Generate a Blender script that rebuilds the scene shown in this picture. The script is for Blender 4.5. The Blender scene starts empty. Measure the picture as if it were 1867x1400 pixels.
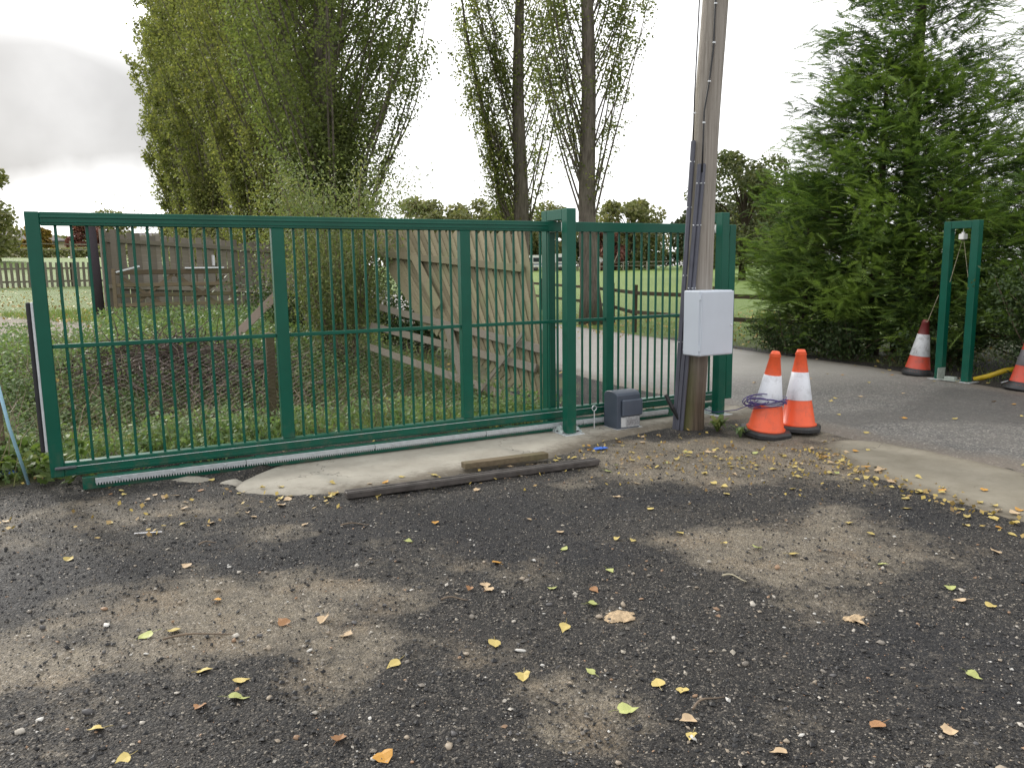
import bpy, math, random
import numpy as np
from mathutils import Vector, Matrix
random.seed(7)
rng = np.random.default_rng(11)
R = math.radians
sc = bpy.context.scene
COL = sc.collection

# ------------------------------------------------------------------ camera
cam_d = bpy.data.cameras.new('camera')
cam = bpy.data.objects.new('camera', cam_d)
COL.objects.link(cam)
PITCH, ROLL, CAMH = 0.1472, 0.0137, 1.5528
_f = Vector((0, math.cos(PITCH), -math.sin(PITCH)))
_u0 = Vector((0, math.sin(PITCH), math.cos(PITCH)))
_r0 = Vector((1, 0, 0))
_c, _s = math.cos(ROLL), math.sin(ROLL)
_r = _c * _r0 - _s * _u0
_u = _s * _r0 + _c * _u0
cam.matrix_world = Matrix(((_r.x, _u.x, -_f.x, 0), (_r.y, _u.y, -_f.y, 0), (_r.z, _u.z, -_f.z, CAMH), (0, 0, 0, 1)))
cam_d.sensor_width = 36.0
cam_d.lens = 36.0 * 1409.5 / 1867.0
cam_d.clip_start = 0.05
cam_d.clip_end = 3000
sc.camera = cam

# ------------------------------------------------------------------ world and sun
SUN_AZ, SUN_EL = R(-42), R(27)          # azimuth from +Y (view direction), negative is left
world = bpy.data.worlds.new('World')
sc.world = world
world.use_nodes = True
wn = world.node_tree
wn.nodes.clear()
WL = wn.links.new
def wnode(t, **k):
    n = wn.nodes.new(t)
    for a, b in k.items():
        setattr(n, a, b)
    return n
def wmath(op, a, b=None, clamp=False):
    n = wnode('ShaderNodeMath', operation=op)
    n.use_clamp = clamp
    for i, v in enumerate((a, b)):
        if v is None: continue
        if isinstance(v, (int, float)): n.inputs[i].default_value = v
        else: WL(v, n.inputs[i])
    return n.outputs[0]
sky = wnode('ShaderNodeTexSky', sky_type='NISHITA')
sky.sun_disc = False
sky.sun_elevation = SUN_EL
sky.sun_rotation = SUN_AZ % (2 * math.pi)
sky.air_density = 1.0; sky.dust_density = 2.0
tc = wnode('ShaderNodeTexCoord')
sep = wnode('ShaderNodeSeparateXYZ'); WL(tc.outputs['Generated'], sep.inputs[0])
X, Y, Z = sep.outputs
# cloud plane coordinates: flat layer seen in perspective
zc = wmath('ADD', wmath('MAXIMUM', Z, 0.0), 0.12)
cx = wmath('DIVIDE', X, zc); cy = wmath('DIVIDE', Y, zc)
cmb = wnode('ShaderNodeCombineXYZ'); WL(cx, cmb.inputs[0]); WL(cy, cmb.inputs[1])
nz = wnode('ShaderNodeTexNoise'); nz.inputs['Scale'].default_value = 0.55; nz.inputs['Detail'].default_value = 6; nz.inputs['Roughness'].default_value = 0.55
WL(cmb.outputs[0], nz.inputs['Vector'])
nz2 = wnode('ShaderNodeTexNoise'); nz2.inputs['Scale'].default_value = 5.0; nz2.inputs['Detail'].default_value = 5; nz2.inputs['Roughness'].default_value = 0.5
WL(tc.outputs['Generated'], nz2.inputs['Vector'])
# one heavier grey bank of cloud low in the left of the sky
wob = wmath('MULTIPLY', wmath('SUBTRACT', nz2.outputs['Fac'], 0.5), 2.0)
bx_ = wmath('DIVIDE', wmath('ADD', X, 0.64), 0.40)
bz_ = wmath('DIVIDE', wmath('SUBTRACT', wmath('ADD', Z, wmath('MULTIPLY', wob, 0.045)), 0.168), 0.085)
bank = wmath('MULTIPLY', wmath('SUBTRACT', 1.5, wmath('ADD', wmath('MULTIPLY', bx_, bx_), wmath('MULTIPLY', bz_, bz_)), True), wmath('ADD', 0.62, wmath('MULTIPLY', nz2.outputs['Fac'], 0.7)))
front = wmath('GREATER_THAN', Y, 0.0)
bank = wmath('MULTIPLY', bank, front)
# glow of the veiled sun
sd = Vector((math.sin(SUN_AZ) * math.cos(SUN_EL), math.cos(SUN_AZ) * math.cos(SUN_EL), math.sin(SUN_EL)))
dt = wmath('ADD', wmath('ADD', wmath('MULTIPLY', X, sd.x), wmath('MULTIPLY', Y, sd.y)), wmath('MULTIPLY', Z, sd.z))
glow = wmath('POWER', wmath('MAXIMUM', wmath('ADD', wmath('MULTIPLY', dt, 0.5), 0.5), 0.0), 2.2)
lum = wmath('ADD', wmath('ADD', 0.88, wmath('MULTIPLY', glow, 0.55)), wmath('MULTIPLY', wmath('SUBTRACT', nz.outputs['Fac'], 0.5), 0.22))
lum = wmath('MULTIPLY', lum, wmath('SUBTRACT', 1.0, wmath('MULTIPLY', bank, 0.70)))
CLOUD_GAIN = 10.0
lumk = wmath('MULTIPLY', lum, CLOUD_GAIN)
ccol = wnode('ShaderNodeCombineXYZ')
WL(wmath('MULTIPLY', lumk, 1.0), ccol.inputs[0]); WL(wmath('MULTIPLY', lumk, 1.0), ccol.inputs[1]); WL(wmath('MULTIPLY', lumk, 1.0), ccol.inputs[2])
mixc = wnode('ShaderNodeMix', data_type='RGBA')
mixc.inputs[0].default_value = 0.97
WL(sky.outputs[0], mixc.inputs[6]); WL(ccol.outputs[0], mixc.inputs[7])
bg = wnode('ShaderNodeBackground'); bg.inputs['Strength'].default_value = 0.10
WL(mixc.outputs[2], bg.inputs['Color'])
wo = wnode('ShaderNodeOutputWorld'); WL(bg.outputs[0], wo.inputs['Surface'])

sun_d = bpy.data.lights.new('sun', 'SUN')
sun_d.energy = 2.0; sun_d.angle = R(11); sun_d.color = (1.0, 0.95, 0.87)
sun = bpy.data.objects.new('sun', sun_d); COL.objects.link(sun)
sun.rotation_euler = sd.to_track_quat('Z', 'Y').to_euler()
sun.location = (0, 0, 30)

vs = sc.view_settings
vs.view_transform = 'Standard'; vs.look = 'None'; vs.exposure = 0.52; vs.gamma = 1.0; vs.use_curve_mapping = False
sc.render.engine = 'CYCLES'
sc.cycles.max_bounces = 8; sc.cycles.diffuse_bounces = 4; sc.cycles.transmission_bounces = 3; sc.cycles.glossy_bounces = 3
sc.cycles.transparent_max_bounces = 6

# ------------------------------------------------------------------ helpers
def tag(o, label=None, cat=None, group=None, kind=None):
    if label: o['label'] = label
    if cat: o['category'] = cat
    if group: o['group'] = group
    if kind: o['kind'] = kind
    return o
def empty(name, loc=(0, 0, 0), rot=(0, 0, 0), label=None, cat=None, group=None):
    o = bpy.data.objects.new(name, None); COL.objects.link(o)
    o.location = loc; o.rotation_euler = rot
    o.empty_display_size = 0.2
    return tag(o, label, cat, group)
def mkmesh(name, verts, faces, mat, smooth=False, attrs=None):
    """verts (n,3); faces: list of arrays (k,3)/(k,4) or list of tuples"""
    me = bpy.data.meshes.new(name)
    verts = np.asarray(verts, np.float32)
    if isinstance(faces, np.ndarray): faces = [faces]
    if len(faces) and not isinstance(faces[0], np.ndarray):
        by = {}
        for f in faces: by.setdefault(len(f), []).append(f)
        faces = [np.array(v) for v in by.values()]
    loops = np.concatenate([f.ravel() for f in faces]).astype(np.int32)
    tot = np.concatenate([np.full(len(f), f.shape[1], np.int32) for f in faces])
    st = np.concatenate([[0], np.cumsum(tot)[:-1]]).astype(np.int32)
    me.vertices.add(len(verts)); me.vertices.foreach_set('co', verts.ravel())
    me.loops.add(len(loops)); me.loops.foreach_set('vertex_index', loops)
    me.polygons.add(len(tot)); me.polygons.foreach_set('loop_start', st)
    try: me.polygons.foreach_set('loop_total', tot)
    except Exception: pass
    me.polygons.foreach_set('use_smooth', np.full(len(tot), bool(smooth)))
    if attrs:
        for k, v in attrs.items():
            a = me.attributes.new(k, 'FLOAT', 'POINT'); a.data.foreach_set('value', np.asarray(v, np.float32).ravel())
    me.update(calc_edges=True)
    if mat:
        for m in (mat if isinstance(mat, (list, tuple)) else [mat]): me.materials.append(m)
    return me
def link(name, me, parent=None, loc=None, rot=None):
    o = bpy.data.objects.new(name, me); COL.objects.link(o)
    if parent: o.parent = parent
    if loc is not None: o.location = loc
    if rot is not None: o.rotation_euler = rot
    return o
def rotm(rx=0, ry=0, rz=0):
    return np.array((Matrix.Rotation(rz, 3, 'Z') @ Matrix.Rotation(ry, 3, 'Y') @ Matrix.Rotation(rx, 3, 'X')))
_CB = None
class MB:
    def __init__(s): s.v = []; s.f = []; s.n = 0
    def add(s, v, f):
        v = np.asarray(v, float)
        s.v.append(v); s.f += [tuple(int(i) + s.n for i in q) for q in f]; s.n += len(v)
        return s
    def box(s, lo, hi, ch=0.0, M=None, o=(0, 0, 0)):
        """box between two corners, chamfered by ch; M rotates about the origin, o moves it"""
        lo = np.array(lo, float); hi = np.array(hi, float)
        c = (lo + hi) / 2; h = (hi - lo) / 2
        if ch <= 0:
            v = np.array([[x, y, z] for z in (-1, 1) for y in (-1, 1) for x in (-1, 1)]) * h + c
            f = [(0, 2, 3, 1), (4, 5, 7, 6), (0, 1, 5, 4), (2, 6, 7, 3), (0, 4, 6, 2), (1, 3, 7, 5)]
        else:
            ch = min(ch, 0.45 * h.min() * 2)
            v = []; idx = {}
            for z in (-1, 1):
                for y in (-1, 1):
                    for x in (-1, 1):
                        for ax in range(3):
                            p = np.array([x, y, z]) * (h - ch)
                            p[ax] = (x, y, z)[ax] * h[ax]
                            idx[(x, y, z, ax)] = len(v); v.append(p + c)
            v = np.array(v); f = []
            for ax in range(3):
                a, b = (ax + 1) % 3, (ax + 2) % 3
                for sgn in (-1, 1):
                    q = []
                    for (p1, p2) in ((-1, -1), (1, -1), (1, 1), (-1, 1)):
                        k = [0, 0, 0]; k[ax] = sgn; k[a] = p1; k[b] = p2
                        q.append(idx[(*k, ax)])
                    f.append(tuple(q if sgn > 0 else q[::-1]))
            for ax in range(3):          # edges along ax
                a, b = (ax + 1) % 3, (ax + 2) % 3
                for sa in (-1, 1):
                    for sb in (-1, 1):
                        k0 = [0, 0, 0]; k0[ax] = -1; k0[a] = sa; k0[b] = sb
                        k1 = list(k0); k1[ax] = 1
                        q = [idx[(*k0, a)], idx[(*k0, b)], idx[(*k1, b)], idx[(*k1, a)]]
                        f.append(tuple(q if sa * sb < 0 else q[::-1]))
            for z in (-1, 1):
                for y in (-1, 1):
                    for x in (-1, 1):
                        q = [idx[(x, y, z, 0)], idx[(x, y, z, 1)], idx[(x, y, z, 2)]]
                        f.append(tuple(q if x * y * z > 0 else q[::-1]))
        if M is not None: v = v @ np.asarray(M).T
        s.add(v + np.array(o), f); return s
    def bar(s, p, q, w, t, ch=0.0, up=(0, 0, 1)):
        """rectangular bar from p to q, width w across, thickness t along up"""
        p = np.array(p, float); q = np.array(q, float); d = q - p; L = np.linalg.norm(d); d /= L
        up = np.array(up, float); side = np.cross(up, d); n_ = np.linalg.norm(side)
        if n_ < 1e-6: side = np.cross([1, 0, 0], d); n_ = np.linalg.norm(side)
        side /= n_; up = np.cross(d, side)
        M = np.stack([d, side, up], 1)
        s.box((0, -w / 2, -t / 2), (L, w / 2, t / 2), ch, M, p); return s
    def tube(s, path, rad, n=8, cap=True):
        path = np.array(path, float); m = len(path)
        rad = np.broadcast_to(np.asarray(rad, float), (m,))
        T = np.gradient(path, axis=0); T /= np.linalg.norm(T, axis=1)[:, None] + 1e-9
        ref = np.array([0, 0, 1.0]) if abs(T[0][2]) < 0.9 else np.array([1.0, 0, 0])
        V = []
        a = np.arange(n) * 2 * math.pi / n
        S = np.cross(T[0], ref); S /= np.linalg.norm(S)
        for i in range(m):
            S = S - T[i] * (S @ T[i]); S /= np.linalg.norm(S) + 1e-9
            B = np.cross(T[i], S)
            V.append(path[i] + rad[i] * (np.cos(a)[:, None] * S + np.sin(a)[:, None] * B))
        f = []
        for i in range(m - 1):
            for j in range(n):
                k = (j + 1) % n
                f.append((i * n + j, i * n + k, (i + 1) * n + k, (i + 1) * n + j))
        if cap:
            f.append(tuple(range(n))[::-1]); f.append(tuple((m - 1) * n + j for j in range(n)))
        s.add(np.concatenate(V), f); return s
    def lathe(s, prof, n=24, o=(0, 0, 0), M=None, cap=True):
        a = np.arange(n) * 2 * math.pi / n
        V = np.concatenate([np.stack([r * np.cos(a), r * np.sin(a), np.full(n, z)], 1) for r, z in prof])
        m = len(prof); f = []
        for i in range(m - 1):
            for j in range(n):
                k = (j + 1) % n
                f.append((i * n + j, i * n + k, (i + 1) * n + k, (i + 1) * n + j))
        if cap:
            f.append(tuple(range(n))[::-1]); f.append(tuple((m - 1) * n + j for j in range(n)))
        if M is not None: V = V @ np.asarray(M).T
        s.add(V + np.array(o), f); return s
    def mesh(s, name, mat, smooth=False):
        return mkmesh(name, np.concatenate(s.v), s.f, mat, smooth)
    def build(s, name, mat, parent=None, smooth=False, loc=None, rot=None):
        return link(name, s.mesh(name, mat, smooth), parent, loc, rot)

# numpy value noise
def _hash(ix, iy, seed):
    h = (ix.astype(np.int64) * 374761393 + iy.astype(np.int64) * 668265263 + seed * 974634777) & 0xffffffff
    h = ((h ^ (h >> 13)) * 1274126177) & 0xffffffff
    return ((h ^ (h >> 16)) & 0xffff) / 65535.0
def vnoise(x, y, seed=0):
    x = np.asarray(x, float); y = np.asarray(y, float)
    ix = np.floor(x); iy = np.floor(y); fx = x - ix; fy = y - iy
    fx = fx * fx * (3 - 2 * fx); fy = fy * fy * (3 - 2 * fy)
    ix = ix.astype(np.int64); iy = iy.astype(np.int64)
    a = _hash(ix, iy, seed); b = _hash(ix + 1, iy, seed); c = _hash(ix, iy + 1, seed); d = _hash(ix + 1, iy + 1, seed)
    return a + (b - a) * fx + (c - a) * fy + (a - b - c + d) * fx * fy
def fbm(x, y, seed=0, oct=4):
    t = 0; amp = 0.5
    for i in range(oct):
        t = t + amp * vnoise(x * 2 ** i, y * 2 ** i, seed + i * 17); amp *= 0.5
    return t / (1 - 0.5 ** oct)
def sst(a, b, x):
    t = np.clip((np.asarray(x, float) - a) / (b - a), 0, 1)
    return t * t * (3 - 2 * t)

# ------------------------------------------------------------------ materials
MATS = {}
class NT:
    def __init__(s, name):
        s.m = bpy.data.materials.new(name); s.m.use_nodes = True
        s.t = s.m.node_tree; s.t.nodes.clear()
        s.out = s.n('ShaderNodeOutputMaterial'); s.p = s.n('ShaderNodeBsdfPrincipled')
        s.l(s.p.outputs[0], s.out.inputs[0])
        s.tc = s.n('ShaderNodeTexCoord')
    def n(s, t, **k):
        x = s.t.nodes.new(t)
        for a, b in k.items(): setattr(x, a, b)
        return x
    def l(s, a, b): s.t.links.new(a, b)
    def put(s, v, inp):
        if isinstance(v, (int, float)): inp.default_value = v
        elif isinstance(v, tuple): inp.default_value = v if len(v) == len(inp.default_value) else (*v, 1)
        else: s.l(v, inp)
    def math(s, op, a, b=None, clamp=False):
        x = s.n('ShaderNodeMath', operation=op); x.use_clamp = clamp
        s.put(a, x.inputs[0])
        if b is not None: s.put(b, x.inputs[1])
        return x.outputs[0]
    def mapr(s, v, a, b, c=0.0, d=1.0):
        x = s.n('ShaderNodeMapRange'); s.put(v, x.inputs[0])
        for i, q in enumerate((a, b, c, d)): x.inputs[i + 1].default_value = q
        return x.outputs[0]
    def mix(s, f, a, b, mode='MIX'):
        x = s.n('ShaderNodeMix', data_type='RGBA'); x.blend_type = mode
        s.put(f, x.inputs[0]); s.put(a, x.inputs[6]); s.put(b, x.inputs[7])
        return x.outputs[2]
    def vec(s, scale=(1, 1, 1), src='Object'):
        x = s.n('ShaderNodeMapping'); s.l(s.tc.outputs[src], x.inputs[0]); x.inputs['Scale'].default_value = scale
        return x.outputs[0]
    def noise(s, scale, detail=4, rough=0.6, vec=None, out='Fac'):
        x = s.n('ShaderNodeTexNoise'); x.inputs['Scale'].default_value = scale; x.inputs['Detail'].default_value = detail; x.inputs['Roughness'].default_value = rough
        s.l(vec if vec is not None else s.tc.outputs['Object'], x.inputs['Vector'])
        return x.outputs[out]
    def voro(s, scale, vec=None, out='Distance', feature='F1'):
        x = s.n('ShaderNodeTexVoronoi', feature=feature); x.inputs['Scale'].default_value = scale
        s.l(vec if vec is not None else s.tc.outputs['Object'], x.inputs['Vector'])
        return x.outputs[out]
    def attr(s, name):
        x = s.n('ShaderNodeAttribute'); x.attribute_name = name; return x.outputs['Fac']
    def ramp(s, v, stops, interp='LINEAR'):
        x = s.n('ShaderNodeValToRGB'); s.put(v, x.inputs[0]); cr = x.color_ramp; cr.interpolation = interp
        while len(cr.elements) < len(stops): cr.elements.new(0.5)
        for e, (p, c) in zip(cr.elements, stops): e.position = p; e.color = (*c, 1) if len(c) == 3 else c
        return x.outputs[0]
    def island(s): return s.n('ShaderNodeNewGeometry').outputs['Random Per Island']
    def objrand(s): return s.n('ShaderNodeObjectInfo').outputs['Random']
    def bump(s, h, strength=0.5, dist=0.01):
        x = s.n('ShaderNodeBump'); x.inputs['Strength'].default_value = strength; x.inputs['Distance'].default_value = dist
        s.put(h, x.inputs['Height']); s.l(x.outputs[0], s.p.inputs['Normal']); return x.outputs[0]
    def set(s, **k):
        for a, v in k.items(): s.put(v, s.p.inputs[{'col': 'Base Color', 'rough': 'Roughness', 'metal': 'Metallic', 'spec': 'Specular IOR Level', 'coat': 'Coat Weight'}.get(a, a)])
        return s
def simple(name, col, rough=0.5, metal=0.0, var=0.15, scale=12, bump=0.0, bscale=60, spec=0.5, rvar=0.1):
    t = NT(name)
    n = t.noise(scale, 5)
    dark = tuple(c * (1 - var) for c in col); lite = tuple(min(1, c * (1 + var)) for c in col)
    t.set(col=t.mix(t.mapr(n, 0.3, 0.7), dark, lite), rough=t.mapr(n, 0.3, 0.7, max(0, rough - rvar), min(1, rough + rvar)), metal=metal, spec=spec)
    if bump: t.bump(t.noise(bscale, 4), bump, 0.005)
    return t.m
def leafmat(name, stops, transl=0.4, rough=0.55, clump=0.8, clumpscale=1.2, tcol=None, use_tint=False, gl=0.25):
    """leaf: diffuse + translucent, per-leaf hue from the random of each island, real hue variety in clumps"""
    t = NT(name)
    r = t.attr('tint') if use_tint else t.island()
    n = t.noise(clumpscale, 3)
    v = t.math('ADD', t.math('MULTIPLY', r, 0.6), t.math('MULTIPLY', t.mapr(n, 0.3, 0.7), 0.4)) if not use_tint else t.math('ADD', t.math('MULTIPLY', r, 0.75), t.math('MULTIPLY', t.island(), 0.25))
    col = t.ramp(v, stops)
    t.set(col=col, rough=rough, spec=gl)
    tr = t.n('ShaderNodeBsdfTranslucent')
    t.l(t.mix(1.0, col, tcol or (1.25, 1.35, 0.7), 'MULTIPLY'), tr.inputs[0])
    ms = t.n('ShaderNodeMixShader'); ms.inputs[0].default_value = transl
    t.l(t.p.outputs[0], ms.inputs[1]); t.l(tr.outputs[0], ms.inputs[2]); t.l(ms.outputs[0], t.out.inputs[0])
    return t.m
def woodmat(name, c1, c2, grain=(2, 60, 60), rough=0.85, stain=None):
    t = NT(name)
    n = t.noise(1.0, 6, 0.65, t.vec(grain)); r = t.objrand()
    big = t.noise(1.6, 3)
    col = t.mix(t.mapr(n, 0.3, 0.75), c1, c2)
    col = t.mix(t.math('MULTIPLY', r, 0.75), col, tuple(c * 0.55 for c in c1))
    if stain: col = t.mix(t.mapr(big, 0.45, 0.7, 0, 0.75), col, stain)
    t.set(col=col, rough=rough, spec=0.2); t.bump(n, 0.35, 0.004)
    return t.m

M = MATS
def green_paint():
    t = NT('green_paint')
    n = t.noise(3, 4); d = t.noise(40, 5, 0.7)
    col = t.mix(t.mapr(n, 0.35, 0.65), (0.0022, 0.078, 0.049), (0.0028, 0.094, 0.060))
    col = t.mix(t.mapr(d, 0.6, 0.9, 0, 0.06), col, (0.08, 0.12, 0.10))
    s = t.n('ShaderNodeSeparateXYZ'); t.l(t.tc.outputs['Object'], s.inputs[0]); k = t.noise(11, 5, 0.7)
    mud = t.math('MULTIPLY', t.mapr(s.outputs[2], 0.02, 0.42, 1, 0), t.mapr(k, 0.48, 0.7, 0, 0.5))
    col = t.mix(mud, col, (0.13, 0.105, 0.075))
    t.set(col=col, rough=t.mapr(d, 0.3, 0.7, 0.26, 0.42), spec=0.36)
    return t.m
M['green'] = green_paint()
M['galv'] = simple('galvanised_steel', (0.62, 0.64, 0.66), 0.42, 0.55, 0.18, 30, rvar=0.12)
M['rackm'] = simple('rack_zinc', (0.43, 0.46, 0.48), 0.5, 0.2, 0.14, 25)
M['black_rubber'] = simple('black_rubber', (0.018, 0.018, 0.022), 0.6, 0, 0.3, 20, 0.1)
M['alu'] = simple('aluminium', (0.70, 0.73, 0.76), 0.4, 0.3, 0.08, 15)
M['grey_clamp'] = simple('grey_plastic', (0.09, 0.10, 0.11), 0.5)
M['nylon'] = simple('white_nylon', (0.80, 0.80, 0.78), 0.4, 0, 0.06)
M['motor'] = simple('motor_blue_grey', (0.060, 0.076, 0.105), 0.42, 0, 0.12, 8, 0.05, 400)
M['motor_lid'] = simple('motor_lid', (0.075, 0.092, 0.125), 0.38, 0, 0.1, 8, 0.05, 400)
M['motor_panel'] = simple('motor_panel', (0.40, 0.41, 0.42), 0.5, 0, 0.35, 45)
M['cabinet'] = simple('cabinet_white', (0.53, 0.575, 0.65), 0.42, 0, 0.03, 4, 0.03, 600)
M['conduit'] = simple('grey_pvc', (0.085, 0.088, 0.115), 0.45, 0, 0.15, 9)
M['cable'] = simple('black_cable', (0.02, 0.02, 0.022), 0.5)
M['purple'] = simple('purple_cable', (0.055, 0.035, 0.16), 0.42)
def polemat():
    t = NT('pole_wood')
    n = t.noise(1.0, 7, 0.7, t.vec((38, 38, 0.9))); b = t.noise(1.3, 4); f = t.noise(1, 4, 0.6, t.vec((90, 90, 4)))
    s = t.n('ShaderNodeSeparateXYZ'); t.l(t.tc.outputs['Object'], s.inputs[0])
    col = t.mix(t.mapr(n, 0.3, 0.7), (0.19, 0.165, 0.142), (0.38, 0.35, 0.315))
    col = t.mix(t.mapr(f, 0.62, 0.75, 0, 0.7), col, (0.05, 0.04, 0.03))
    low = t.mapr(t.math('ADD', s.outputs[2], t.math('MULTIPLY', t.math('SUBTRACT', b, 0.5), 0.9)), 0.25, 1.2, 1, 0)
    col = t.mix(t.math('MULTIPLY', low, 0.9), col, t.mix(t.mapr(n, 0.35, 0.65), (0.045, 0.032, 0.022), (0.12, 0.085, 0.055)))
    # algae on the side away from the road
    left = t.mapr(t.math('ADD', s.outputs[0], t.math('MULTIPLY', t.math('SUBTRACT', b, 0.5), 0.16)), -0.09, 0.03, 1, 0)
    col = t.mix(t.math('MULTIPLY', left, 0.55), col, t.mix(low, (0.22, 0.215, 0.12), (0.10, 0.135, 0.025)))
    t.set(col=col, rough=0.85, spec=0.2); t.bump(t.math('ADD', n, t.math('MULTIPLY', f, 0.6)), 0.6, 0.008)
    return t.m
M['pole'] = polemat()
def conemat(name, col, dirt):
    t = NT(name); n = t.noise(9, 5, 0.7); s = t.noise(3, 3)
    k = t.noise(1, 4, 0.7, t.vec((30, 30, 4)))
    c = t.mix(t.mapr(n, 0.5, 0.8, 0, dirt), col, (0.07, 0.06, 0.05))
    c = t.mix(t.mapr(k, 0.58, 0.75, 0, dirt), c, (0.10, 0.085, 0.07))
    t.set(col=c, rough=t.mapr(s, 0.3, 0.7, 0.35, 0.55)); t.bump(t.noise(14, 3), 0.15, 0.004)
    return t.m
M['cone_orange'] = conemat('cone_orange', (0.80, 0.110, 0.035), 0.35)
M['cone_white'] = conemat('cone_white', (0.70, 0.72, 0.78), 0.4)
M['cone_black'] = conemat('cone_black', (0.022, 0.023, 0.026), 0.4)
M['cone_old_orange'] = conemat('cone_old_orange', (0.50, 0.06, 0.03), 0.7)
M['cone_old_white'] = conemat('cone_old_white', (0.55, 0.56, 0.58), 0.9)
M['cone_red'] = conemat('cone_dark_red', (0.16, 0.02, 0.02), 0.5)
M['cone_grey'] = conemat('cone_worn_grey', (0.12, 0.11, 0.12), 0.7)
M['board_pale'] = woodmat('board_new', (0.22, 0.19, 0.12), (0.37, 0.33, 0.225), stain=(0.21, 0.225, 0.12))
M['board_grey'] = woodmat('board_weathered', (0.20, 0.175, 0.145), (0.37, 0.335, 0.29), stain=(0.19, 0.175, 0.11))
M['rail_grey'] = woodmat('rail_weathered', (0.24, 0.21, 0.17), (0.42, 0.38, 0.32), stain=(0.16, 0.15, 0.10))
M['wood_dark'] = woodmat('wood_dark', (0.05, 0.036, 0.024), (0.13, 0.10, 0.07), stain=(0.08, 0.085, 0.04))
M['wood_brown'] = woodmat('wood_brown', (0.12, 0.092, 0.058), (0.25, 0.20, 0.135), stain=(0.12, 0.12, 0.06))
M['post_purple'] = woodmat('post_creosoted', (0.055, 0.045, 0.055), (0.13, 0.11, 0.12))
M['plank'] = woodmat('plank_pinkish', (0.38, 0.30, 0.25), (0.50, 0.42, 0.36))
M['wire'] = simple('wire_zinc', (0.21, 0.18, 0.15), 0.5, 0.3, 0.3)
M['rust_steel'] = simple('weathered_steel', (0.085, 0.075, 0.07), 0.5, 0.3, 0.4, 10, 0.3, 80)
M['blue_stick'] = simple('pale_blue_plastic', (0.36, 0.60, 0.74), 0.4, 0, 0.1, 6)
M['blue_scrap'] = simple('blue_plastic', (0.03, 0.13, 0.55), 0.4, 0, 0.2, 30)
M['white_scrap'] = simple('white_plastic', (0.75, 0.75, 0.78), 0.45, 0, 0.08, 20)
M['yellow'] = simple('yellow_duct', (0.60, 0.42, 0.02), 0.45, 0, 0.2, 10)
M['bag'] = simple('clear_wrap', (0.33, 0.38, 0.37), 0.22, 0, 0.4, 30, 0.5, 40)
M['rope'] = simple('pale_rope', (0.45, 0.40, 0.28), 0.8, 0, 0.2)
M['plate'] = simple('grey_plate', (0.38, 0.42, 0.38), 0.5, 0.2, 0.25, 18)
def bark(name, a, b):
    t = NT(name); n = t.noise(1, 7, 0.75, t.vec((14, 14, 2.2))); g = t.noise(0.9, 3)
    v = t.voro(1, t.vec((16, 16, 3)))
    c = t.mix(t.mapr(n, 0.3, 0.7), a, b)
    c = t.mix(t.mapr(g, 0.45, 0.7, 0, 0.4), c, (0.09, 0.095, 0.05))
    t.set(col=c, rough=0.9, spec=0.1); t.bump(t.math('ADD', n, t.math('MULTIPLY', v, -0.6)), 0.9, 0.03)
    return t.m
M['bark'] = bark('poplar_bark', (0.06, 0.05, 0.042), (0.23, 0.20, 0.17))
M['bark_dark'] = bark('dark_bark', (0.03, 0.022, 0.016), (0.085, 0.065, 0.05))
M['twig'] = simple('twig', (0.16, 0.12, 0.085), 0.8, 0, 0.3)
M['brush'] = simple('dead_brush', (0.085, 0.062, 0.052), 0.85, 0, 0.5, 8)
M['pop_leaf'] = leafmat('poplar_leaf', [(0.0, (0.105, 0.122, 0.048)), (0.35, (0.15, 0.166, 0.066)), (0.65, (0.205, 0.212, 0.084)), (0.86, (0.27, 0.26, 0.10)), (1.0, (0.38, 0.32, 0.10))], 0.52)
M['pop_leaf_green'] = leafmat('poplar_leaf_green', [(0.0, (0.10, 0.128, 0.052)), (0.4, (0.145, 0.178, 0.068)), (0.75, (0.20, 0.23, 0.085)), (1.0, (0.25, 0.25, 0.09))], 0.52)
M['pop_leaf_light'] = leafmat('poplar_leaf_light', [(0.0, (0.09, 0.115, 0.045)), (0.5, (0.15, 0.175, 0.07)), (1.0, (0.30, 0.29, 0.12))], 0.62)
M['oak_leaf'] = leafmat('oak_leaf', [(0.0, (0.06, 0.078, 0.036)), (0.5, (0.105, 0.125, 0.055)), (1.0, (0.19, 0.18, 0.08))], 0.3)
M['mid_leaf'] = leafmat('field_tree_leaf', [(0.0, (0.115, 0.13, 0.06)), (0.5, (0.19, 0.20, 0.09)), (1.0, (0.30, 0.27, 0.13))], 0.3)  # leaf colour lightened to stand in for haze over the distant trees
M['dark_leaf'] = leafmat('dark_tree_leaf', [(0.0, (0.045, 0.058, 0.034)), (0.6, (0.08, 0.095, 0.05)), (1.0, (0.14, 0.14, 0.07))], 0.25)
M['red_leaf'] = leafmat('red_leaf', [(0.0, (0.14, 0.065, 0.055)), (0.6, (0.22, 0.10, 0.08)), (1.0, (0.32, 0.18, 0.11))], 0.3, tcol=(1.3, 0.9, 0.8))
M['gold_leaf'] = leafmat('gold_tree_leaf', [(0.0, (0.16, 0.12, 0.03)), (0.6, (0.28, 0.19, 0.04)), (1.0, (0.38, 0.20, 0.04))], 0.3)
M['willow_leaf'] = leafmat('willow_leaf', [(0.0, (0.10, 0.13, 0.06)), (0.5, (0.17, 0.205, 0.095)), (1.0, (0.30, 0.29, 0.14))], 0.4)
M['ley_leaf'] = leafmat('cypress_spray', [(0.0, (0.020, 0.038, 0.016)), (0.35, (0.048, 0.090, 0.030)), (0.62, (0.13, 0.205, 0.048)), (1.0, (0.26, 0.36, 0.075))], 0.35, use_tint=True)
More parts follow.
